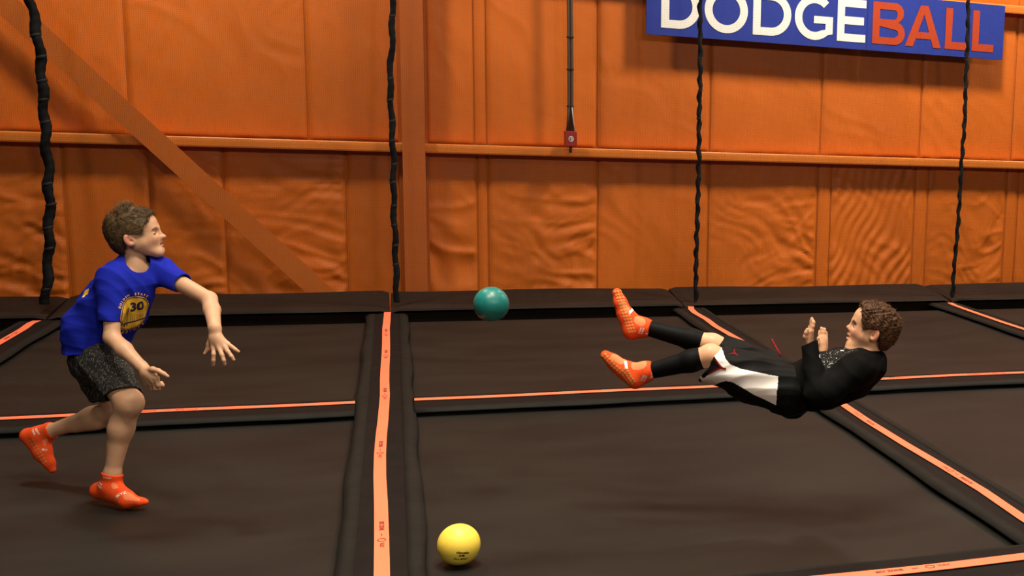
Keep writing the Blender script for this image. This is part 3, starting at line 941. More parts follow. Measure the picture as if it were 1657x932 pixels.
def face_parts(o, A, s, parent, spec):
    L = lambda *p: o + A @ (np.array(p) * s)
    for sg in (1, -1):
        bm = bmesh.new()
        bmesh.ops.create_uvsphere(bm, u_segments=20, v_segments=14, radius=.0125 * s)
        bmesh.ops.translate(bm, verts=bm.verts[:], vec=tuple(L(spec.get('ex', .0690), .0305 * sg, 0)))
        eye = bm_obj('eyeball', bm, m_eye, parent, smooth=True)
        g = spec['gaze']
        gd = unit(A @ np.array((math.cos(g), 0.05 * sg, math.sin(g))))
        ec = L(spec.get('ex', .0690), .0305 * sg, 0)
        for nm, r, off, mt in (('iris', .0056, .0118, m_iris), ('pupil', .0028, .0122, m_black)):
            bm = bmesh.new()
            bmesh.ops.create_uvsphere(bm, u_segments=16, v_segments=8, radius=r * s)
            q = Vector(gd).to_track_quat('Z', 'Y').to_matrix()
            for v in bm.verts:
                w = v.co.copy(); w.z *= 0.28
                v.co = q @ w + Vector(ec + gd * off * s)
            bm_obj(nm, bm, mt, eye, smooth=True)
        # upper lid and lashes
        lz = spec['lid']
        pts = [L(.0690 + .0128 * math.cos(t) * math.cos(.25), .0305 * sg + .0138 * math.sin(t) * sg, lz + .0028 * math.cos(t * 1.3)) for t in np.linspace(-1.15, 1.25, 9)]
        tube('eyelashes', pts, .0016 * s, m_lash, parent, n=5)
        by = [L(.0885 - .0120 * (abs(t) ** 1.8), (.028 + .019 * t) * sg, .0185 + .0035 * (1 - t * t) - .0025 * t) for t in np.linspace(-1, 1, 9)]
        V, F = [], []
        n = 6
        for i, p in enumerate(by):
            w = math.sin(math.pi * (i + .8) / (len(by) + .6)) ** .6
            for j in range(n):
                a = 2 * math.pi * j / n
                V.append(p + A @ (np.array((.0024 * math.cos(a), 0, spec.get('bw', .0028) * math.sin(a))) * s * w))
        for i in range(len(by) - 1):
            for j in range(n): F.append((i * n + j, i * n + (j + 1) % n, (i + 1) * n + (j + 1) % n, (i + 1) * n + j))
        mesh_obj('eyebrow', V, F, spec['brow'], parent, smooth=True)
        bm = bmesh.new()
        bmesh.ops.create_uvsphere(bm, u_segments=10, v_segments=6, radius=1)
        for v in bm.verts: v.co = Vector(L(.0935 + v.co.x * .0045, (.0058 + v.co.y * .0028) * sg, -.0300 + v.co.z * .0018))
        bm_obj('nostril', bm, m_mouth, parent, smooth=True)
def hair_obj(o, A, s, parent, mat, spec):
    def fn(P, c, r):
        q = ((P - o) @ A.astype(np.float32)) / s
        x, y, z = q[:, 0], q[:, 1], q[:, 2]
        def el(cx, cz, rx, ry, rz):
            w = q - np.array((cx, 0, cz), np.float32)
            R = np.array((rx, ry, rz), np.float32)
            k0 = np.sqrt(((w / R) ** 2).sum(1)); k1 = np.sqrt(((w / R ** 2) ** 2).sum(1))
            return k0 * (k0 - 1) / np.maximum(k1, 1e-5)
        t = spec['thick']
        d, d2 = el(-.014, .036, .092 + t, .073 + t * .55, .078 + t), el(.022, .040, .070 + t, .066 + t * .55, .062 + t)
        h = np.clip(.5 + .5 * (d - d2) / .03, 0, 1); d = d * (1 - h) + d2 * h - .03 * h * (1 - h)
        d2 = el(-.040, -.015, .062 + t * .3, .062 + t * .2, .060)
        h = np.clip(.5 + .5 * (d - d2) / .03, 0, 1); d = d * (1 - h) + d2 * h - .03 * h * (1 - h)
        if spec.get('tuft') is not None:
            tx, ty, tz, tr = spec['tuft']
            w = (q - np.array((tx, ty, tz), np.float32)) / np.array((1.5, 1, 1), np.float32)
            e = np.sqrt((w * w).sum(1)) - tr
            h = np.clip(.5 + .5 * (d - e) / .02, 0, 1); d = d * (1 - h) + e * h - .02 * h * (1 - h)
        d = d + spec['disp'](q)
        front = (x - spec['fs'] * z) - spec['f0'] + .003 * np.sin(y * 260)
        zmin = np.interp(x, [-.11, -.075, -.055, -.040, -.030, .01, .05], spec['zmin']).astype(np.float32)
        d = np.maximum(d, front); d = np.maximum(d, (zmin - z) * .8)
        inner = el(-.014, .036, .086, .068, .072)
        d = np.maximum(d, -inner)
        return d * s
    ext = np.array([.13, .13, .14]) * s * 1.25
    ob, V, F = sdf_obj('hair', fn, o - ext, o + ext, .0021, None, parent, it=1)
    # locks lying on the surface
    me = ob.data
    nr = np.zeros(len(V) * 3, np.float32); me.vertices.foreach_get('normal', nr); nr = nr.reshape(-1, 3)
    q = ((V - o) @ A) / s; ql = nr @ A
    r = np.random.default_rng(spec['seed'])
    keep = np.where((np.sqrt(((q - np.array((-.014, 0, .036))) ** 2).sum(1)) > .070))[0]
    pick = r.choice(keep, min(spec['n'], len(keep)), replace=False)
    SV, SF = [], []
    for i in pick:
        d, ln, rad = spec['flow'](q[i], ql[i], r)
        p = q[i] - ql[i] * .002
        n = ql[i]
        sd = np.cross(d, n); sd /= max(np.linalg.norm(sd), 1e-6); up = np.cross(sd, d)
        b = len(SV)
        p1 = p + d * ln * .55 + n * .0015
        p2 = p + d * ln - n * spec.get('tuck', .001)
        for pp, w in ((p, 1.0), (p1, .8)):
            for a in (0, 2.1, 4.2):
                SV.append(pp + (sd * math.cos(a) + up * math.sin(a) * .7) * rad * w)
        SV.append(p2)
        for a in range(3):
            SF.append((b + a, b + (a + 1) % 3, b + 3 + (a + 1) % 3, b + 3 + a)); SF.append((b + 3 + a, b + 3 + (a + 1) % 3, b + 6))
    SV = o + (np.array(SV) * s) @ A.T
    bm = bmesh.new(); bm.from_mesh(me)
    vs = [bm.verts.new(v) for v in SV]
    for f in SF: bm.faces.new([vs[i] for i in f])
    bm.to_mesh(me); bm.free()
    me.materials.clear(); me.materials.append(mat)
    me.polygons.foreach_set('use_smooth', [True] * len(me.polygons))
    return ob
def finger(pts, r0, r1, k=.004):
    n = len(pts) - 1
    return Grp([Cap(pts[i], pts[i + 1], r0 + (r1 - r0) * i / n, r0 + (r1 - r0) * (i + 1) / n, k) for i in range(n)], .006)
def bvh_of(V, F): return BVHTree.FromPolygons([tuple(v) for v in V.tolist()], F.tolist())
def decal(me, bvh, c, n, rt, name, mat, parent, off=.0012, subdiv=0.006):
    """lay a flat mesh on a surface along direction n (pointing out of the surface)"""
    n = unit(n); rt = unit(np.array(rt) - n * (np.array(rt) @ n)); up = np.cross(n, rt)
    bm = bmesh.new(); bm.from_mesh(me)
    for _ in range(4):
        bmesh.ops.triangulate(bm, faces=bm.faces[:])
        ed = [e for e in bm.edges if e.calc_length() > subdiv]
        if not ed: break
        bmesh.ops.subdivide_edges(bm, edges=ed, cuts=1)
    bmesh.ops.triangulate(bm, faces=bm.faces[:])
    kill = []
    for v in bm.verts:
        p = Vector(c + rt * v.co.x + up * v.co.y)
        hit, nn, _, dist = bvh.ray_cast(p + Vector(n) * .12, -Vector(n), .24)
        if hit is None: kill.append(v)
        else:
            if nn.dot(Vector(n)) < 0: nn = -nn
            v.co = hit + nn * off
    bmesh.ops.delete(bm, geom=kill, context='VERTS')
    me2 = bpy.data.meshes.new(name); bm.to_mesh(me2); bm.free()
    o = link_mesh(name, me2, mat, parent)
    return o
def surf_at(bvh, u, v):
    h, n, _, _ = bvh.ray_cast(Vector(CAM_P), Vector(unit(ray(u, v))))
    if h is None: return None, None
    n = np.array(n); 
    if n @ (np.array(h) - CAM_P) > 0: n = -n
    return np.array(h), n

SKIN = np.array((0.60, 0.335, 0.195))
m_skin = material('skin', (0.60, 0.335, 0.195, 1), 0.48, 0.4, attr='tint', sss=0.06, noise=(40, 0.05))
m_eye = material('eye_white', (0.75, 0.73, 0.70, 1), 0.25)
m_iris = material('brown_iris', (0.06, 0.03, 0.015, 1), 0.3)
m_lash = material('dark_lashes', (0.02, 0.012, 0.008, 1), 0.7)
m_mouth = material('mouth_inside', (0.10, 0.02, 0.018, 1), 0.6)
m_hair1 = material('light_brown_hair', (0.084, 0.049, 0.019, 1), 0.6, 0.3, noise=(70, 0.5, (1, 1, 1)))
m_brow1 = material('soft_brown_brow', (0.17, 0.095, 0.048, 1), 0.7, 0.2)
m_hair2 = material('brown_curly_hair', (0.075, 0.031, 0.011, 1), 0.62, 0.25, noise=(55, 0.6, (1, 1, 1)))
m_shirt = material('royal_blue_jersey', (0.0085, 0.017, 0.33, 1), 0.85, 0.12, noise=(9, 0.08))
m_shorts1 = material('charcoal_heather_knit', (0.016, 0.015, 0.0145, 1), 0.85, 0.2)
m_sock = material('orange_grip_sock', (0.78, 0.075, 0.012, 1), 0.8, 0.2, noise=(30, 0.10), bump=(300, .2, .001))
m_sockpale = material('pale_orange_mesh_knit', (0.80, 0.21, 0.085, 1), 0.8, 0.2)
m_grip = material('tan_rubber_grip', (0.55, 0.24, 0.06, 1), 0.6, 0.3)
m_print_w = material('white_print', (0.78, 0.74, 0.68, 1), 0.6)
m_print_y = material('yellow_print', (0.78, 0.46, 0.03, 1), 0.55)
m_print_n = material('navy_print', (0.008, 0.008, 0.05, 1), 0.6)
m_black_cloth = material('black_jersey', (0.0030, 0.0030, 0.0030, 1), 0.75, 0.07, noise=(10, 0.15))
m_black_satin = material('black_shorts_knit', (0.0036, 0.0037, 0.0037, 1), 0.65, 0.10)
m_white_cloth = material('white_satin_panel', (0.80, 0.77, 0.73, 1), 0.5, 0.4, noise=(12, 0.03))
m_trim_red = material('dark_red_trim', (0.15, 0.005, 0.008, 1), 0.7, 0.08)
m_string = material('red_drawstring', (0.32, 0.012, 0.018, 1), 0.6, 0.1)
m_sleeve = material('black_compression_knit', (0.0022, 0.0022, 0.0026, 1), 0.6, 0.08)
# heather: light flecks knitted into the dark yarn
def heather(m, fleck, lo, hi, scale=(300, 300, 90)):
    nt = m.node_tree; b = nt.nodes['Principled BSDF']
    tc = nt.nodes.new('ShaderNodeTexCoord'); mp = nt.nodes.new('ShaderNodeMapping'); mp.inputs['Scale'].default_value = scale
    n = nt.nodes.new('ShaderNodeTexNoise'); n.inputs['Scale'].default_value = 1.0; n.inputs['Detail'].default_value = 2
    r = nt.nodes.new('ShaderNodeMapRange'); r.inputs['From Min'].default_value = lo; r.inputs['From Max'].default_value = hi
    mx = nt.nodes.new('ShaderNodeMix'); mx.data_type = 'RGBA'
    mx.inputs['A'].default_value = b.inputs['Base Color'].default_value[:]
    mx.inputs['B'].default_value = fleck
    nt.links.new(tc.outputs['Object'], mp.inputs['Vector']); nt.links.new(mp.outputs['Vector'], n.inputs['Vector'])
    nt.links.new(n.outputs['Fac'], r.inputs['Value']); nt.links.new(r.outputs['Result'], mx.inputs['Factor'])
    nt.links.new(mx.outputs['Result'], b.inputs['Base Color'])
heather(m_shorts1, (0.15, 0.145, 0.125, 1), 0.52, 0.70, (200, 200, 80))
m_speckle = material('speckled_chest_knit', (0.006, 0.006, 0.006, 1), 0.7, 0.1)
heather(m_speckle, (0.55, 0.55, 0.52, 1), 0.62, 0.70, (150, 150, 150))
BODY_RES = 0.0028

# ================================================================== the boy in blue
D1 = (-0.074 - CAM_H) / ray(207, 821)[2]                 # depth of the planted foot on the bed
def J(u, v, dz=0.0): return at_d(u, v, D1 + dz)
S1 = D1 / FOC                                             # metres per pixel at that depth
boy1 = empty('person', tuple(at_z(200, 815, -0.074)))
tag(boy1, 'boy in royal blue T-shirt and grey shorts, following through after throwing the ball', 'person')
A1 = frame(math.radians(-4), math.radians(14), math.radians(4))
O1, HS1 = J(221, 381.5, .07), .975
head1 = head_nodes(O1, A1, HS1, {'nose': (.100, 0, -.028), 'shut': True})
wristL, wristR = J(347.5, 531, -.06), J(229, 593, -.09)
handR = Grp([Ell(J(243, 608, -.092), (.026, .020, .024), None, .015), Cap(wristR, J(241, 604, -.10), .021, .022, .01), Cap(J(236, 602, -.10), J(253, 612, -.105), .015, .011, .012), Cap(J(235, 604, -.10), J(249, 617, -.10), .015, .011, .012),
             Cap(J(233, 606, -.095), J(244, 620, -.09), .015, .011, .012), Cap(J(232, 607, -.085), J(237.5, 620, -.08), .014, .010, .012),
             finger([J(253, 612, -.105), J(256.5, 623.5, -.10), J(262.5, 623.5, -.085), J(261, 619, -.07)], .0100, .0072),
             finger([J(249, 617, -.10), J(252, 628.5, -.09), J(256.5, 629, -.07), J(255, 622, -.06)], .0100, .0074),
             finger([J(244, 620, -.09), J(247, 629, -.075), J(250, 627, -.055), J(249, 620, -.05)], .0095, .0070),
             finger([J(237.5, 620, -.08), J(241, 626, -.06), J(244, 622, -.045)], .0085, .0064),
             finger([J(238, 599, -.105), J(247, 597.5, -.115), J(256, 600, -.12), J(264.5, 604.5, -.12), J(271.5, 609, -.115)], .0125, .0068, .006)], .012)
handL = Grp([Cap(wristL, J(349.5, 548, -.065), .0235, .026, .012, axis=CR[2], ratio=.72), Cap(J(345, 546, -.062), J(345.5, 563, -.07), .016, .0105, .012), Cap(J(349, 546, -.065), J(355, 564, -.075), .016, .0105, .012),
             Cap(J(353, 547, -.065), J(363, 561, -.07), .015, .0100, .012), Cap(J(355, 547, -.06), J(368, 556, -.06), .014, .0095, .012),
             finger([J(345.5, 563, -.07), J(345.8, 573, -.08), J(345.2, 583, -.078), J(345, 590.5, -.07)], .0094, .0070),
             finger([J(355, 564, -.075), J(359, 574, -.088), J(362, 583, -.088), J(363.5, 589.5, -.08)], .0096, .0070),
             finger([J(363, 561, -.07), J(369.5, 569.5, -.08), J(374.5, 576.5, -.082), J(378, 582, -.078)], .0094, .0068),
             finger([J(368, 556, -.06), J(375, 561, -.066), J(381, 565.5, -.068), J(386, 569, -.065)], .0086, .0062),
             finger([J(341.5, 548, -.05), J(338, 557, -.05), J(336, 565, -.05), J(331, 572, -.055)], .0120, .0062, .006)], .012)
footR = [Cap(J(182, 766, .02), J(178, 787, .03), .0310, .0300, .02), Cap(J(178, 787, .03), J(160, 793, .05), .030, .0275, .02), Cap(J(180, 788, .03), J(204, 804, .005), .031, .0265, .025),
         Cap(J(160, 794, .05), J(206, 811, .0), .024, .0225, .02), Cap(J(206, 810, .0), J(226, 812, -.005), .0235, .0150, .02), Cap(J(214, 811, .015), J(235, 812, .0), .0150, .0085, .012)]
footL = [Cap(J(80, 698, .26), J(64, 704, .26), .0300, .0310, .02), Cap(J(64, 704, .26), J(46, 704, .26), .0310, .0265, .02), Cap(J(66, 706, .26), J(71, 730, .25), .0310, .0270, .025),
         Cap(J(47, 707, .26), J(68, 738, .25), .0240, .0220, .02), Cap(J(70, 732, .25), J(80, 750, .245), .0255, .0180, .02), Cap(J(78, 747, .245), J(85, 760, .245), .0170, .0105, .015)]
shR, shL = J(182, 455, -.02), J(257, 439, .15)
elR, elL = J(181, 546, -.05), J(338, 484, .07)
hipR, hipL, knR, knL = J(166, 585, .06), J(150, 585, .17), J(209, 652, -.02), J(193, 664, .25)
body1 = Grp(head1 + [
    Cap(O1 + A1 @ np.array((-.026, 0, -.040)), J(219, 430, .075), .0400, .0430, .014),
    Cap(J(214, 446, .085), J(195, 475, .085), .058, .085, .02), Cap(J(195, 475, .085), J(158, 560, .12), .088, .088, .03), Cap(J(216, 443, .08), shR, .034, .038, .02), Cap(J(224, 440, .085), shL, .034, .038, .02),
    Cap(shR, elR, .037, .0290, .02), Cap(elR, J(200, 565, -.07), .0300, .0310, .015), Cap(J(200, 565, -.07), wristR, .0305, .0215, .015),
    Cap(shL, elL, .037, .0300, .02), Cap(elL, J(343, 502, .03), .0310, .0310, .015), Cap(J(343, 502, .03), wristL, .0310, .0240, .015), handR, handL,
    Cap(J(158, 560, .12), hipR, .088, .080, .04), Cap(J(156, 560, .14), hipL, .085, .075, .04),
    Cap(hipR, knR, .072, .0480, .02), Cap(knR, J(196, 694, .0), .0470, .0440, .03), Cap(J(196, 694, .0), J(182, 764, .02), .0430, .0285, .03), Cap(J(214, 645, -.040), J(213, 657, -.035), .026, .024, .04),
    Cap(J(195, 672, .03), J(186, 716, .035), .030, .024, .04),
    Cap(hipL, knL, .070, .0490, .02), Cap(knL, J(150, 675, .25), .0470, .0430, .02), Cap(J(150, 675, .25), J(80, 698, .26), .0420, .0285, .03), Cap(J(160, 684, .25), J(125, 690, .25), .026, .020, .03),
    Grp(footR, .02), Grp(footL, .02)], .02)
sdf_obj('body', body1.d, body1.lo, body1.hi, BODY_RES, m_skin, boy1, head_tint(O1, A1, HS1, SKIN * np.array((.95, .97, 1.0)), (.48, .19, .13), (.58, .21, .13)))
face_parts(O1, A1, HS1, boy1, {'gaze': -.45, 'lid': -.0050, 'brow': m_brow1, 'ex': .0630, 'bw': .0018})
L1 = lambda *p: O1 + A1 @ (np.array(p) * HS1)
tube('mouth_line', [L1(.0865 - 34 * y * y, y, -.0550 - 6 * y * y) for y in np.linspace(-.017, .017, 11)], .0014, m_mouth, boy1, n=5)
def flow1(q, n, r):
    f = np.array((1.0, 0, -.25)) + r.normal(size=3) * .09
    top = max(0, min(1, (q[2] - .07) / .05))
    back = max(0, min(1, (-q[0] - .02) / .05))
    d = f * (1 - back) + np.array((-.15, 0, -1.0)) * back
    d = d - n * (d @ n) + n * (.06 + .16 * top)
    if (q[0] + .010) ** 2 + (q[2] - .128) ** 2 < .0010: d = np.array((.25, 0, 1.0)) + r.normal(size=3) * .35
    return unit(d), .014 + .012 * r.random() + (.010 * top), .0010
def disp1(q):
    x, y, z = q[:, 0], q[:, 1], q[:, 2]
    return (.0005 * np.sin(z * 130 + x * 60 + 2 * np.sin(x * 70)) * np.sin(y * 140 + 1) + 0.0007 * np.sin(x * 40 + y * 420 + z * 60)).astype(np.float32)
hair_obj(O1, A1, HS1, boy1, m_hair1, dict(thick=.0095, tuft=(-.006, 0, .121, .011), disp=disp1, fs=.55, f0=.036, zmin=[-.062, -.066, -.058, -.010, .016, .018, .0], n=6000, flow=flow1, seed=3, tuck=.0))
# T-shirt
def shirt1(cut):
    sleeveR = [Cap(J(184, 455, -.01), J(177, 530, -.045), .064, .043, .02)]
    sleeveL = [Cap(J(255, 438, .14), J(302, 462, .10), .060, .043, .02)]
    if cut:
        aR = unit(J(177, 530, -.045) - J(184, 455, -.01)); cR = J(177, 523, -.042)
        sleeveR.append(SUB(Cyl(cR, cR + aR * .2, .09)))
        aL = unit(J(302, 462, .10) - J(255, 438, .14)); cL = J(296, 457, .105)
        sleeveL.append(SUB(Cyl(cL, cL + aL * .2, .09)))
    N = [Cap(J(214, 447, .08), J(205, 462, .08), .080, .100, .04), Cap(J(205, 462, .08), J(184, 496, .09), .104, .122, .04), Cap(J(184, 496, .09), J(157, 532, .11), .122, .122, .04), Cap(J(157, 532, .11), J(154, 575, .12), .122, .122, .04),
         Cap(J(212, 427, .08), J(186, 453, .0), .052, .058, .03), Cap(J(225, 426, .08), J(255, 437, .14), .050, .053, .03), Grp(sleeveR, .03), Grp(sleeveL, .03)]
    return Grp(N, .03)
so, su = shirt1(True), shirt1(False)
neckc, neckd = J(221, 424, .065), unit(J(219, 405, .055) - J(222, 432, .07))
neck_cut = Cap(J(224, 425, .035), J(219, 392, .07), .044, .050)
hem_n = unit(np.array((0.08, 0, -1.0))); hem_p = J(150, 565, .12)
sh_hollow = hollow(0, 0, [(J(177, 523, -.042), .085), (J(298, 458, .105), .085), (J(220, 425, .07), .10), (J(125, 575, .12), .10), (J(185, 575, .10), .10), (J(155, 580, .12), .10)])
def shirt_fn(P, c, r):
    low = np.clip((0.66 - P[:, 2]) / .14, 0, 1)
    w = .0050 * folds(P, 11, 15) + .0120 * low * creases(P, 13, (.35, .1, 1), 40) + .0090 * (1 - low) * creases(P, 15, (.8, .3, .5), 34, .5)
    a = so.d(P, c, r) + w; b = su.d(P, c, r) + w + .0065
    d = sh_hollow(P, a, b)
    d = np.maximum(d, -neck_cut.d(P, c, r))
    return np.maximum(d, ((P - hem_p) @ hem_n.astype(np.float32)) - .002 * folds(P, 14, 25))
shirt, sV, sF = sdf_obj('t_shirt', shirt_fn, su.lo, su.hi, .0030, m_shirt, boy1)
sb = bvh_of(sV, sF)
# shorts
def shorts1(cut):
    R_ = [Cap(hipR, J(206, 647, -.02), .094, .062, .03)]
    L_ = [Cap(hipL, J(176, 656, .23), .086, .060, .03)]
    if cut:
        a = unit(J(206, 647, -.02) - hipR); a = unit(a + np.array((-.25, 0, -.35))); c_ = J(200, 637, -.01)
        R_.append(SUB(Cyl(c_, c_ + a * .2, .13)))
        a = unit(J(176, 656, .23) - hipL); c_ = J(163, 645, .215)
        L_.append(SUB(Cyl(c_, c_ + a * .2, .12)))
    return Grp([Cap(J(156, 548, .12), J(158, 586, .12), .100, .104, .04), Grp(R_, .035), Grp(L_, .02)], .03)
ho, hu = shorts1(True), shorts1(False)
top_n, top_p = np.array((0, 0, 1.0), np.float32), J(156, 545, .12)
so_hollow = hollow(0, 0, [(J(202, 640, -.01), .11), (J(166, 650, .22), .11)])
def shorts_fn(P, c, r):
    w = .0040 * folds(P, 21, 20) + .0110 * creases(P, 22, (.7, .2, .7), 42, .6)
    d = so_hollow(P, ho.d(P, c, r) + w, hu.d(P, c, r) + w + .0065)
    return np.maximum(d, (P - top_p) @ top_n)
sdf_obj('shorts', shorts_fn, hu.lo, hu.hi, .0030, m_shorts1, boy1)
# socks
def sock(foot, cuff_c, cuff_dir, parent, pale, off=.0045, res=.0026, inner=True):
    g = Grp(foot, .02)
    cuff_dir = unit(cuff_dir)
    cut = Cyl(cuff_c, cuff_c + cuff_dir * .12, .07)
    def fn(P, c, r):
        a = g.d(P, c, r)
        return np.maximum(a - off - .0006 * folds(P, 31, 60), -cut.d(P, c, r))
    V, F = net_surface(fn, g.lo, g.hi, res)
    V = relax(V, F, 1)
    A, wins = (V, F), []
    for m in pale:
        A, w_ = split_off(A[0], A[1], m(A[0]).astype(float))
        wins.append(w_)
    o = link_mesh('sock', np_mesh('sock', *A), m_sock, parent)
    for w_ in wins:
        if len(w_[1]): link_mesh('mesh_knit', np_mesh('mesh_knit', *w_), m_sockpale, o)
    return o, bvh_of(V, F)
def near_line(V, a, b, r0, r1):
    a = np.array(a); ab = np.array(b) - a
    t = np.clip((V - a) @ ab / (ab @ ab), 0, 1)
    return np.linalg.norm(V - a - t[:, None] * ab, axis=1) < (r0 + (r1 - r0) * t)
footR_s = [Cap(J(184, 755, .02), J(182, 768, .02), .0305, .0305, .02)] + footR
footL_s = [Cap(J(92, 694, .26), J(80, 698, .26), .0305, .0305, .02)] + footL
sockR, bR = sock(footR_s, J(183.5, 766.5, .02), J(186, 750, .02) - J(182, 768, .02), boy1, [lambda V: near_line(V, J(184, 785, -.02), J(196, 784, -.01), .020, .014), lambda V: near_line(V, J(208, 800, -.03), J(222, 806, -.03), .026, .016)])
sockL, bL = sock(footL_s, J(85, 696, .26), J(98, 692, .26) - J(80, 698, .26), boy1, [lambda V: near_line(V, J(74, 716, .22), J(74, 718, .22), .020, .018)])
def sock_text(txt, u, v, bvh, size, ang, parent, mat=None, w=1.0):
    c, n = surf_at(bvh, u, v)
    if c is None: return
    rt = CR[0] * math.cos(ang) + CR[1] * math.sin(ang)
    me = text_mesh(txt, size, size * .03)
    for q in me.vertices: q.co.x *= w
    decal(me, bvh, c, n, rt, 'lettering', mat or m_print_w, parent, off=.001)
sock_text('SKYZ', 195, 800.0, bR, .0175, -.62, sockR)
sock_text('THINK', 162, 782, bR, .011, .45, sockR); sock_text('SAFETY', 160.5, 787, bR, .011, .45, sockR)
sock_text('SKY ZONE', 173, 773.5, bR, .0065, .15, sockR)
sock_text('THINK', 54, 699, bL, .011, .95, sockL); sock_text('SAFETY', 60, 698, bL, .011, .95, sockL)
sock_text('SKY', 72, 728, bL, .012, .1, sockL)
sock_text('SKY', 76, 694, bL, .009, .95, sockL)
def grips(pts, bvh, parent, size):
    for u, v in pts:
        c, n = surf_at(bvh, u, v)
        if c is None: continue
        me = shape_mesh([[(-size, -size * .8), (size, -size * .8), (size, size * .8), (-size, size * .8)]])
        decal(me, bvh, c, n, CR[0] * .8 + CR[1] * .6, 'grip_dot', m_grip, parent, off=.0016)
grips([(49 + 3.0 * i + dx, 714 + 5.0 * i - dx * .5) for i in range(8) for dx in (0, 4.5)], bL, sockL, .0040)
grips([(172 + 7 * i, 803.5 + 3 * i) for i in range(4)], bR, sockR, .0030)
# chest print: round yellow badge with the number 30, bridge towers and arched words
c30, n30 = surf_at(sb, 214, 503)
chest_f = unit(np.array((math.cos(math.radians(-36)), math.sin(math.radians(-36)), -.18)))
rt30 = unit(np.cross((0, 0, 1.0), chest_f)) 
rt30 = unit(rt30 * .985 + np.array((0, 0, .17)))
px_m = S1 * 1.0
def P30(me, dx, dy, nm, mt, off): 
    for q in me.vertices: q.co.x += dx; q.co.y += dy
    return decal(me, sb, c30, chest_f, rt30, nm, mt, shirt, off=off)
circ = lambda r, n=40, ry=None: [(r * math.cos(a), (ry or r) * math.sin(a)) for a in np.linspace(0, 2 * math.pi, n + 1)[:-1]]
BR = .070
P30(shape_mesh([circ(BR * 1.06)]), 0, -.012, 'badge_ring', m_print_n, .0010)
P30(shape_mesh([circ(BR * 1.10), circ(BR * 1.055)]), 0, -.012, 'badge_rim', m_print_y, .0012)
P30(shape_mesh([circ(BR)]), 0, -.012, 'badge', m_print_y, .0016)
P30(text_mesh('30', .052, .0026), .016, .016, 'lettering', m_print_n, .0024)
P30(shape_mesh([[(-BR * .92, -.002), (BR * .92, -.002), (BR * .92, .004), (-BR * .92, .004)]]), 0, -.052, 'bridge_deck', m_print_n, .0024)
for xx in (-.030, -.020):
    P30(shape_mesh([[(-.0022, -.045), (.0022, -.045), (.0022, .042), (-.0022, .042)]]), xx, -.020, 'bridge_tower', m_print_n, .0024)
for i in range(9):
    x = -.012 + i * .0072; yt = -.030 + .022 * (1 - i / 9)
    P30(shape_mesh([[(-.0008, 0), (.0008, 0), (.0008, yt + .050), (-.0008, yt + .050)]]), x, -.050, 'bridge_cable', m_print_n, .0022)
def arc_text(txt, r, a_mid, step, size, flip):
    for i, ch in enumerate(txt):
        if ch == ' ': continue
        a = a_mid - (i - (len(txt) - 1) / 2) * step * (-1 if flip else 1)
        me = text_mesh(ch, size, .0006)
        rot = a - math.pi / 2 if not flip else a + math.pi / 2
        for q in me.vertices:
            x, y = q.co.x, q.co.y
            q.co.x, q.co.y = x * math.cos(rot) - y * math.sin(rot), x * math.sin(rot) + y * math.cos(rot)
        P30(me, r * math.cos(a), -.012 + r * math.sin(a), 'lettering', m_print_y, .0014)
arc_text('GOLDEN STATE', BR * 1.24, math.radians(96), .150, .0130, False)
arc_text('WARRIORS', BR * 1.27, math.radians(270), .20, .017, True)
cb, nb_ = surf_at(sb, 139, 474)
if cb is not None:
    decal(shape_mesh([[(-.018, -.016), (.016, -.010), (.020, .016), (-.010, .012)]]), sb, cb, nb_, CR[0], 'back_print', m_print_y, shirt)
    decal(shape_mesh([[(-.008, -.005), (.008, -.005), (.010, .004), (-.006, .004)]]), sb, cb - np.array((0, 0, .018)), nb_, CR[0], 'back_print', m_print_w, shirt)

# ================================================================== the airborne boy
D2 = 4.76
def K(u, v, dz=0.0): return at_d(u, v, D2 + dz)
boy2 = empty('person', tuple(K(1282, 676, .05)))
tag(boy2, 'curly-haired boy in black hoodie and black-and-white shorts falling backwards in mid-air', 'person')
A2 = frame(math.radians(161), math.radians(18), math.radians(0))
O2, HS2 = K(1409.5, 535.0, .04), .955
head2 = head_nodes(O2, A2, HS2, {'nose': (.099, 0, -.020), 'open': True})
wrA, wrB = K(1308.5, 557, -.06), K(1330, 570, .10)
handA = Grp([Cap(wrA, K(1310, 543, -.06), .019, .019, .01, axis=CR[0], ratio=.75),
             Cap(K(1309, 552, -.075), K(1313, 536, -.085), .013, .0105, .012), Cap(K(1309, 552, -.065), K(1312.5, 535, -.066), .013, .0105, .012), Cap(K(1309, 552, -.05), K(1311, 536, -.048), .013, .010, .012), Cap(K(1308, 553, -.04), K(1309, 539, -.030), .012, .0095, .012),
             finger([K(1313, 536, -.085), K(1315.5, 528, -.088), K(1316.5, 522, -.088), K(1316, 519.5, -.087)], .0084, .0066),
             finger([K(1312.5, 535, -.066), K(1313.8, 526, -.066), K(1314.2, 519, -.066), K(1313.8, 515.5, -.066)], .0088, .0068),
             finger([K(1311, 536, -.048), K(1312.5, 528, -.046), K(1313, 522, -.045), K(1312.5, 518.5, -.044)], .0084, .0066),
             finger([K(1309, 539, -.030), K(1309.5, 533, -.026), K(1310, 528, -.024)], .0075, .0060),
             finger([K(1304.5, 552, -.075), K(1303, 545, -.088), K(1304.5, 538, -.095), K(1306.5, 533, -.098)], .0105, .0066, .006)], .012)
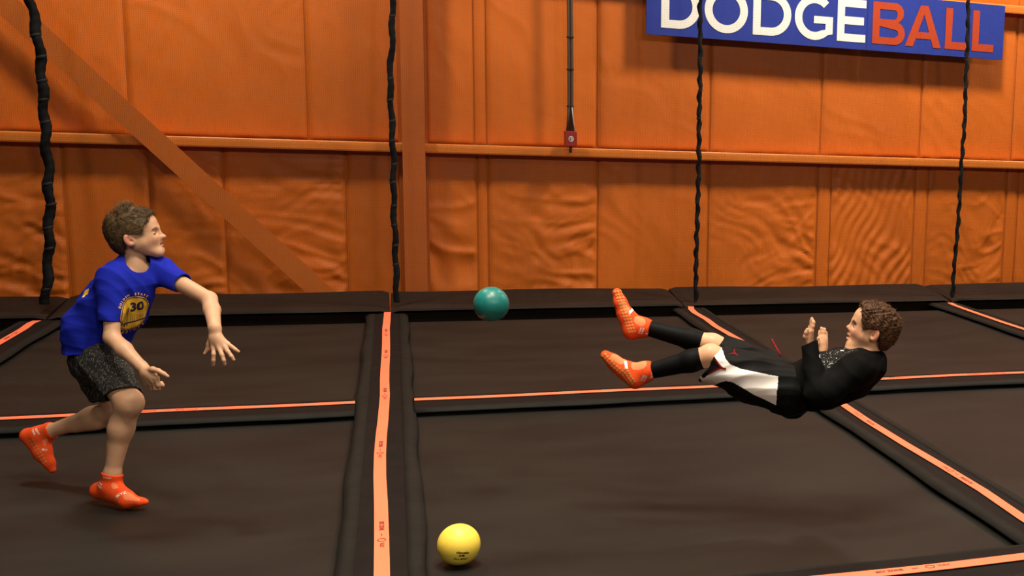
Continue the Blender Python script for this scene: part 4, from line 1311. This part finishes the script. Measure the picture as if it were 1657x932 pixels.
handB = Grp([Cap(wrB, K(1330.5, 556, .10), .019, .020, .01, axis=CR[2], ratio=.75),
             Cap(K(1328, 563, .10), K(1327.5, 547, .10), .0125, .0095, .012), Cap(K(1331, 562, .10), K(1330, 546, .10), .0125, .0095, .012), Cap(K(1333, 562, .10), K(1333.5, 546, .10), .0125, .0095, .012), Cap(K(1334, 563, .10), K(1336, 549, .10), .0115, .009, .012),
             finger([K(1327.5, 547, .10), K(1326.5, 541, .105), K(1326.5, 536, .12)], .0080, .0062),
             finger([K(1330, 546, .10), K(1329.5, 538, .10), K(1329.2, 531, .10)], .0086, .0066),
             finger([K(1333.8, 546, .10), K(1334.3, 538, .10), K(1334.4, 532.5, .10)], .0084, .0066),
             finger([K(1336, 549, .10), K(1337, 542, .105), K(1337, 538, .11)], .0074, .0060),
             finger([K(1325.5, 562, .095), K(1323.5, 555, .085), K(1324, 547, .08)], .0105, .0066, .006)], .012)
footN = [Cap(K(1062, 598, -.03), K(1046, 601, -.03), .0255, .0290, .012), Cap(K(1046, 601, -.03), K(1029, 612, -.03), .0310, .0330, .02), Cap(K(1042, 602, -.03), K(1014, 598, -.03), .0310, .0270, .025),
         Cap(K(1028, 615, -.03), K(999, 594, -.03), .0280, .0230, .02), Cap(K(1014, 598, -.03), K(992, 584, -.03), .0270, .0210, .02), Cap(K(992, 584, -.03), K(980, 575, -.03), .0205, .0160, .02)]
footF = [Cap(K(1060, 534, .12), K(1042, 530, .12), .0255, .0290, .012), Cap(K(1042, 530, .12), K(1023, 535, .12), .0310, .0310, .02), Cap(K(1036, 528, .12), K(1016, 513, .12), .0300, .0255, .025),
         Cap(K(1022, 536, .12), K(1008, 508, .12), .0270, .0220, .02), Cap(K(1016, 512, .12), K(1004, 490, .12), .0255, .0205, .02), Cap(K(1004, 490, .12), K(998.5, 474, .12), .0205, .0155, .02)]
knN, knF = K(1150, 575, -.03), K(1153, 557, .12)
hpN, hpF = K(1268, 632, -.01), K(1274, 615, .12)
shN, shF = K(1391, 597, -.06), K(1386, 588, .15)
elN, elF = K(1326, 640, -.11), K(1350, 636, .20)
body2 = Grp(head2 + [
    Cap(O2 + A2 @ np.array((-.020, 0, -.045)), K(1404, 582, .045), .0420, .0480, .03),
    Cap(K(1398, 588, .045), K(1368, 605, .045), .070, .085, .04), Cap(K(1368, 605, .045), K(1290, 628, .055), .085, .080, .05), Cap(K(1398, 588, .045), shN, .040, .038, .04), Cap(K(1398, 588, .045), shF, .040, .038, .04),
    Cap(shN, elN, .034, .028, .02), Cap(elN, wrA, .028, .0195, .015), Cap(shF, elF, .034, .028, .02), Cap(elF, wrB, .028, .0195, .015), handA, handB,
    Cap(K(1290, 628, .055), hpN, .078, .070, .04), Cap(K(1290, 626, .055), hpF, .078, .068, .04),
    Cap(hpN, knN, .066, .0460, .02), Cap(knN, K(1118, 584, -.03), .0430, .0400, .02), Cap(K(1118, 584, -.03), K(1062, 598, -.03), .0390, .0255, .03),
    Cap(hpF, knF, .066, .0440, .02), Cap(knF, K(1118, 549, .12), .0420, .0390, .02), Cap(K(1118, 549, .12), K(1060, 534, .12), .0385, .0255, .03), Grp(footN, .02), Grp(footF, .02)], .02)
sdf_obj('body', body2.d, body2.lo, body2.hi, BODY_RES, m_skin, boy2, head_tint(O2, A2, HS2, SKIN * np.array((1.06, 1.02, 1.0)), (.55, .20, .15), (.68, .26, .17)))
face_parts(O2, A2, HS2, boy2, {'gaze': .0, 'lid': .0050, 'brow': m_hair2})
L2 = lambda *p: O2 + A2 @ (np.array(p) * HS2)
bm = bmesh.new(); bmesh.ops.create_uvsphere(bm, u_segments=14, v_segments=8, radius=1)
for v in bm.verts: v.co = Vector(L2(.074 + v.co.x * .008, v.co.y * .0105, -.0562 + v.co.z * .0050))
bm_obj('mouth_opening', bm, m_mouth, boy2, smooth=True)
def flow2(q, n, r):
    d = n * .55 + r.normal(size=3) * .75
    d = d - n * min(0, d @ n - .15)
    return unit(d), .009 + .007 * r.random(), .0014
def disp2(q):
    x, y, z = q[:, 0], q[:, 1], q[:, 2]
    top = np.clip((z - .02) / .05, .35, 1)
    return (top * (.0050 * np.sin(x * 190 + 2.2 * np.sin(z * 150 + y * 80)) * np.sin(z * 170 + 1.9 * np.sin(y * 150)) + .0030 * np.sin(y * 230 + x * 120 + z * 100))).astype(np.float32)
hair_obj(O2, A2, HS2, boy2, m_hair2, dict(thick=.014, tuft=(.040, 0, .098, .018), disp=disp2, fs=.42, f0=.040, zmin=[-.058, -.062, -.055, -.018, .016, .020, .0], n=5000, flow=flow2, seed=5, tuck=.004))
# hoodie
def hood(cut):
    sN = [Cap(shN, K(1340, 632, -.10), .066, .056, .03), Cap(K(1340, 632, -.10), K(1322, 634, -.11), .056, .050, .03), Cap(K(1322, 634, -.11), K(1308, 553, -.06), .050, .031, .02)]
    sF_ = [Cap(shF, elF, .062, .052, .03), Cap(elF, K(1330, 566, .10), .048, .029, .02)]
    if cut:
        a = unit(K(1309, 548, -.06) - K(1316, 600, -.08)); a = unit(a + CR[0] * -.15); c_ = K(1308, 557, -.06)
        sN.append(SUB(Cyl(c_, c_ + a * .12, .07)))
        a = unit(K(1330, 560, .10) - K(1333, 590, .13)); c_ = K(1330, 568, .10)
        sF_.append(SUB(Cyl(c_, c_ + a * .12, .06)))
    return Grp([Cap(K(1400, 592, .045), K(1372, 606, .045), .085, .106, .04), Cap(K(1372, 606, .045), K(1330, 618, .05), .108, .112, .04), Cap(K(1330, 618, .05), K(1268, 632, .06), .112, .102, .04),
                Cap(K(1400, 590, .045), shN, .060, .064, .04), Cap(K(1400, 590, .045), shF, .060, .062, .04),
                Grp(sN, .03), Grp(sF_, .03),
                Cap(K(1396, 574, .0), K(1419, 580, .04), .028, .036, .025), Cap(K(1391, 571, .06), K(1416, 576, .10), .026, .033, .025), Cap(K(1390, 568, .045), K(1384, 574, .045), .022, .026, .02)], .03)
go, gu = hood(True), hood(False)
hem2_p, hem2_n = K(1262, 634, .06), unit(K(1262, 634, .06) - K(1310, 622, .05)).astype(np.float32)
nk2 = Cap(K(1404, 580, .045), K(1402, 545, .045), .046, .060)
hd_hollow = hollow(0, 0, [(K(1308, 557, -.06), .06), (K(1330, 568, .10), .06), (K(1404, 572, .045), .09)])
def hoodie_fn(P, c, r):
    w = .0045 * folds(P, 41, 18) + .0070 * creases(P, 42, (.7, .3, .5), 27, .9) + .0020 * folds(P, 43, 45)
    d = hd_hollow(P, go.d(P, c, r) + w, gu.d(P, c, r) + w + .0070)
    d = np.maximum(d, -nk2.d(P, c, r))
    return np.maximum(d, (P - hem2_p) @ hem2_n)
V, F = net_surface(hoodie_fn, gu.lo, gu.hi, .0030); V = relax(V, F, 1)
ch_a, ch_b = K(1332, 572, .0), K(1378, 568, .0)
cm = near_line(V, K(1328, 588, -.02), K(1372, 572, -.02), .055, .046) | near_line(V, K(1332, 574, .10), K(1372, 566, .10), .060, .055)
nm = lambda V: None
# the sleeve in front stays plain black
cm &= ~near_line(V, shN, K(1326, 640, -.11), .080, .070) & ~near_line(V, K(1322, 634, -.11), K(1308, 553, -.06), .062, .042) & ~near_line(V, K(1396, 574, .0), K(1419, 580, .04), .036, .04)
(Va, Fa), (Vb, Fb) = split_off(V, F, cm.astype(float))
hoodie = link_mesh('hoodie', np_mesh('hoodie', Va, Fa), m_black_cloth, boy2)
if len(Fb): link_mesh('speckled_chest_panel', np_mesh('speckled_chest_panel', Vb, Fb), m_speckle, hoodie)
hb = bvh_of(V, F)
for u, v, ang in ((1362.5, 567.5, .5), (1326, 576.5, -.9)):
    c, n = surf_at(hb, u, v)
    if c is not None: decal(shape_mesh([[(-.008, -.003), (.007, -.004), (.008, .003), (-.006, .003)]]), hb, c, n, CR[0] * math.cos(ang) + CR[1] * math.sin(ang), 'chest_logo', m_print_w, hoodie, subdiv=.003)
# shorts
def shorts2(cut):
    n_ = [Cap(K(1272, 632, .0), K(1215, 610, -.03), .104, .098, .03), Cap(K(1215, 610, -.03), K(1150, 586, -.035), .098, .086, .03)]
    f_ = [Cap(K(1276, 618, .12), K(1162, 562, .125), .096, .068, .03)]
    if cut:
        c_ = K(1152, 586, -.03); a = unit(unit(K(1150, 584, -.03) - K(1200, 603, -.03)) * .95 + CR[1] * -.28)
        n_.append(SUB(Cyl(c_, c_ + a * .2, .16)))
        c_ = K(1166, 561, .125); a = unit(K(1162, 562, .125) - K(1220, 590, .12))
        f_.append(SUB(Cyl(c_, c_ + a * .2, .12)))
    return Grp([Cap(K(1300, 632, .06), K(1280, 638, .06), .090, .098, .04), Grp(n_, .035), Grp(f_, .02)], .03)
jo, ju = shorts2(True), shorts2(False)
wst_p, wst_n = K(1300, 632, .06), unit(K(1320, 626, .06) - K(1280, 638, .06)).astype(np.float32)
js_hollow = hollow(0, 0, [(K(1148, 586, -.03), .14), (K(1164, 561, .125), .11)])
def shorts2_fn(P, c, r):
    w = .0045 * folds(P, 51, 17) + .0120 * creases(P, 52, (.5, .2, .8), 36, .5)
    d = js_hollow(P, jo.d(P, c, r) + w, ju.d(P, c, r) + w + .0075)
    return np.maximum(d, (P - wst_p) @ wst_n)
V, F = net_surface(shorts2_fn, ju.lo, ju.hi, .0028); V = relax(V, F, 1)
# the white side panel on the outer thigh flares at the leg opening, where a slit shows the dark lining
def in_poly(V, poly):
    q = (V - CAM_P) @ CR.T
    u, v = PPX + FOC * q[:, 0] / q[:, 2], PPY + FOC * q[:, 1] / q[:, 2]
    m = np.zeros(len(V), bool)
    for (x0, y0), (x1, y1) in zip(poly, poly[1:] + poly[:1]):
        if y0 == y1: continue
        m ^= ((y0 > v) != (y1 > v)) & (u < (x1 - x0) * (v - y0) / (y1 - y0) + x0)
    return m
ax0, ax1 = K(1152, 584, -.03), K(1285, 640, .0)
al = unit(ax1 - ax0); nrm = unit(-CR[2] - al * (-CR[2] @ al))
dep = (V - ax0) @ nrm
outer = dep > -.035
panel_edge = [(1163, 546), (1168, 562), (1174, 580), (1181, 589), (1200, 597), (1230, 603), (1260, 609), (1256, 656), (1240, 648), (1222, 640), (1200, 627), (1186, 619), (1175, 616.5), (1165, 619), (1156, 624), (1138, 624), (1128, 600), (1150, 555)]
slit_edge = [(1155.5, 576), (1160, 584), (1166.5, 594.5), (1156, 600), (1146, 606.5), (1138, 612), (1130, 604), (1140, 588)]
slit = outer & in_poly(V, slit_edge)
wm = outer & in_poly(V, panel_edge) & ~slit
(Va, Fa), (Vb, Fb) = split_off(V, F, wm.astype(float))
shorts2o = link_mesh('shorts', np_mesh('shorts', Va, Fa), m_black_satin, boy2)
wp = link_mesh('side_panel', np_mesh('side_panel', Vb, Fb), m_white_cloth, shorts2o)
wp['label'] = 'white satin side panel'
shb = bvh_of(V, F)
def ribbon(px, bvh, w, name, mat, parent, lift=.0015):
    pts = []
    for u, v in px:
        c, n = surf_at(bvh, u, v)
        if c is not None: pts.append(c + n * lift)
    if len(pts) > 2:
        P = resample(pts, 24)
        return sweep(name, P, [(-w, -.0012), (-w, .0012), (w, .0012), (w, -.0012)], mat, parent, up=tuple(-CR[2]))
ribbon([(1154.5, 576), (1158, 582), (1162, 588), (1166.5, 593.5), (1170, 596), (1175, 597)], shb, .0034, 'red_piping', m_trim_red, shorts2o)
ribbon([(1147, 605), (1153, 601.5), (1160, 598), (1166, 595.5), (1170, 596)], shb, .0034, 'red_piping', m_trim_red, shorts2o)
c, n = surf_at(shb, 1187.5, 571)
if c is not None:
    fig = [[(0, .011), (.0018, .011), (.0022, .004), (.004, .001), (.0085, -.0055), (.0100, -.0085), (.0070, -.0075), (.003, -.004), (-.001, -.0035), (-.005, -.0045), (-.0115, -.0062), (-.0105, -.0045), (-.005, -.0018), (-.0022, .001), (-.0012, .004)]]
    me = shape_mesh([[(x * 2.0, y * 2.0) for x, y in fig[0]]])
    decal(me, shb, c, n, CR[0], 'leaping_figure_logo', m_trim_red, shorts2o, subdiv=.004)
dr = [K(1263.5, 576, .0), K(1259, 568, .0), K(1254, 559, .01), K(1249, 549, .02)]
tube('drawstring', resample(dr, 10), .0034, m_string, shorts2o, n=6)
# compression sleeves on the calves
def calf(a, mid, b, ra, rm, rb, c0, c1):
    g = Grp([Cap(a, mid, ra, rm, .02), Cap(mid, b, rm, rb, .02)], .02)
    ax = unit(np.array(b) - np.array(a)).astype(np.float32)
    p0, p1 = np.array(c0, np.float32), np.array(c1, np.float32)
    def fn(P, c, r):
        d = g.d(P, c, r)
        d = np.maximum(d - .0032, -(d + .003))
        return np.maximum(np.maximum(d, -((P - p0) @ ax)), (P - p1) @ ax)
    sdf_obj('calf_sleeve', fn, g.lo, g.hi, .0027, m_sleeve, boy2)
calf(knN, K(1118, 584, -.03), K(1050, 601, -.03), .0440, .0415, .0285, K(1135, 579, -.03), K(1053, 600, -.03))
calf(knF, K(1118, 549, .12), K(1048, 531, .12), .0430, .0405, .0285, K(1136, 552, .12), K(1050, 532, .12))
# socks
sockN, bN = sock([Cap(K(1066, 597, -.03), K(1050, 600, -.03), .0275, .0290, .02)] + footN, K(1056, 599, -.03), K(1075, 595, -.03) - K(1046, 601, -.03), boy2, [lambda V: near_line(V, K(1031, 590, -.055), K(1037, 590, -.055), .026, .026), lambda V: near_line(V, K(994, 578, -.05), K(1006, 584, -.05), .016, .018)])
sockF, bF = sock([Cap(K(1064, 535, .12), K(1046, 531, .12), .0275, .0290, .02)] + footF, K(1052, 532, .12), K(1075, 538, .12) - K(1042, 530, .12), boy2, [lambda V: near_line(V, K(1033, 517, .09), K(1038, 522, .09), .020, .020), lambda V: near_line(V, K(1008, 488, .09), K(1015, 500, .09), .014, .016)])
for bvh, par, band, t1, t2, soles in (
        (bN, sockN, (1013, 590), (1040, 612), (1055, 608), [(np.interp(i, [0, 4, 8, 12], [974.5, 989, 1007, 1018]) + dx, np.interp(i, [0, 4, 8, 12], [577, 592.5, 607.5, 624]) - dx * .8) for i in range(13) for dx in ((1, 5) if i < 7 else (1, 5, 9))]),
        (bF, sockF, (1021.5, 503), (1036, 535), (1049, 537), [(995.5 + 1.75 * i + dx, 472 + 5.0 * i + dx * -.15) for i in range(14) for dx in (0, 4.5, 9)])):
    c, n = surf_at(bvh, *band)
    if c is not None:
        decal(shape_mesh([[(-.0055, -.019), (.0055, -.019), (.0055, .019), (-.0055, .019)]]), bvh, c, n, CR[0] * .97 + CR[1] * (-.25 if par is sockN else .6), 'sock_band', m_print_w, par)
    sock_text('THINK', t1[0], t1[1], bvh, .0095, -1.15, par); sock_text('SAFETY', t1[0] + 4, t1[1] + 1, bvh, .0095, -1.15, par)
    sock_text('SKY', t2[0], t2[1], bvh, .013, -1.35, par)
    grips(soles, bvh, par, .0048)
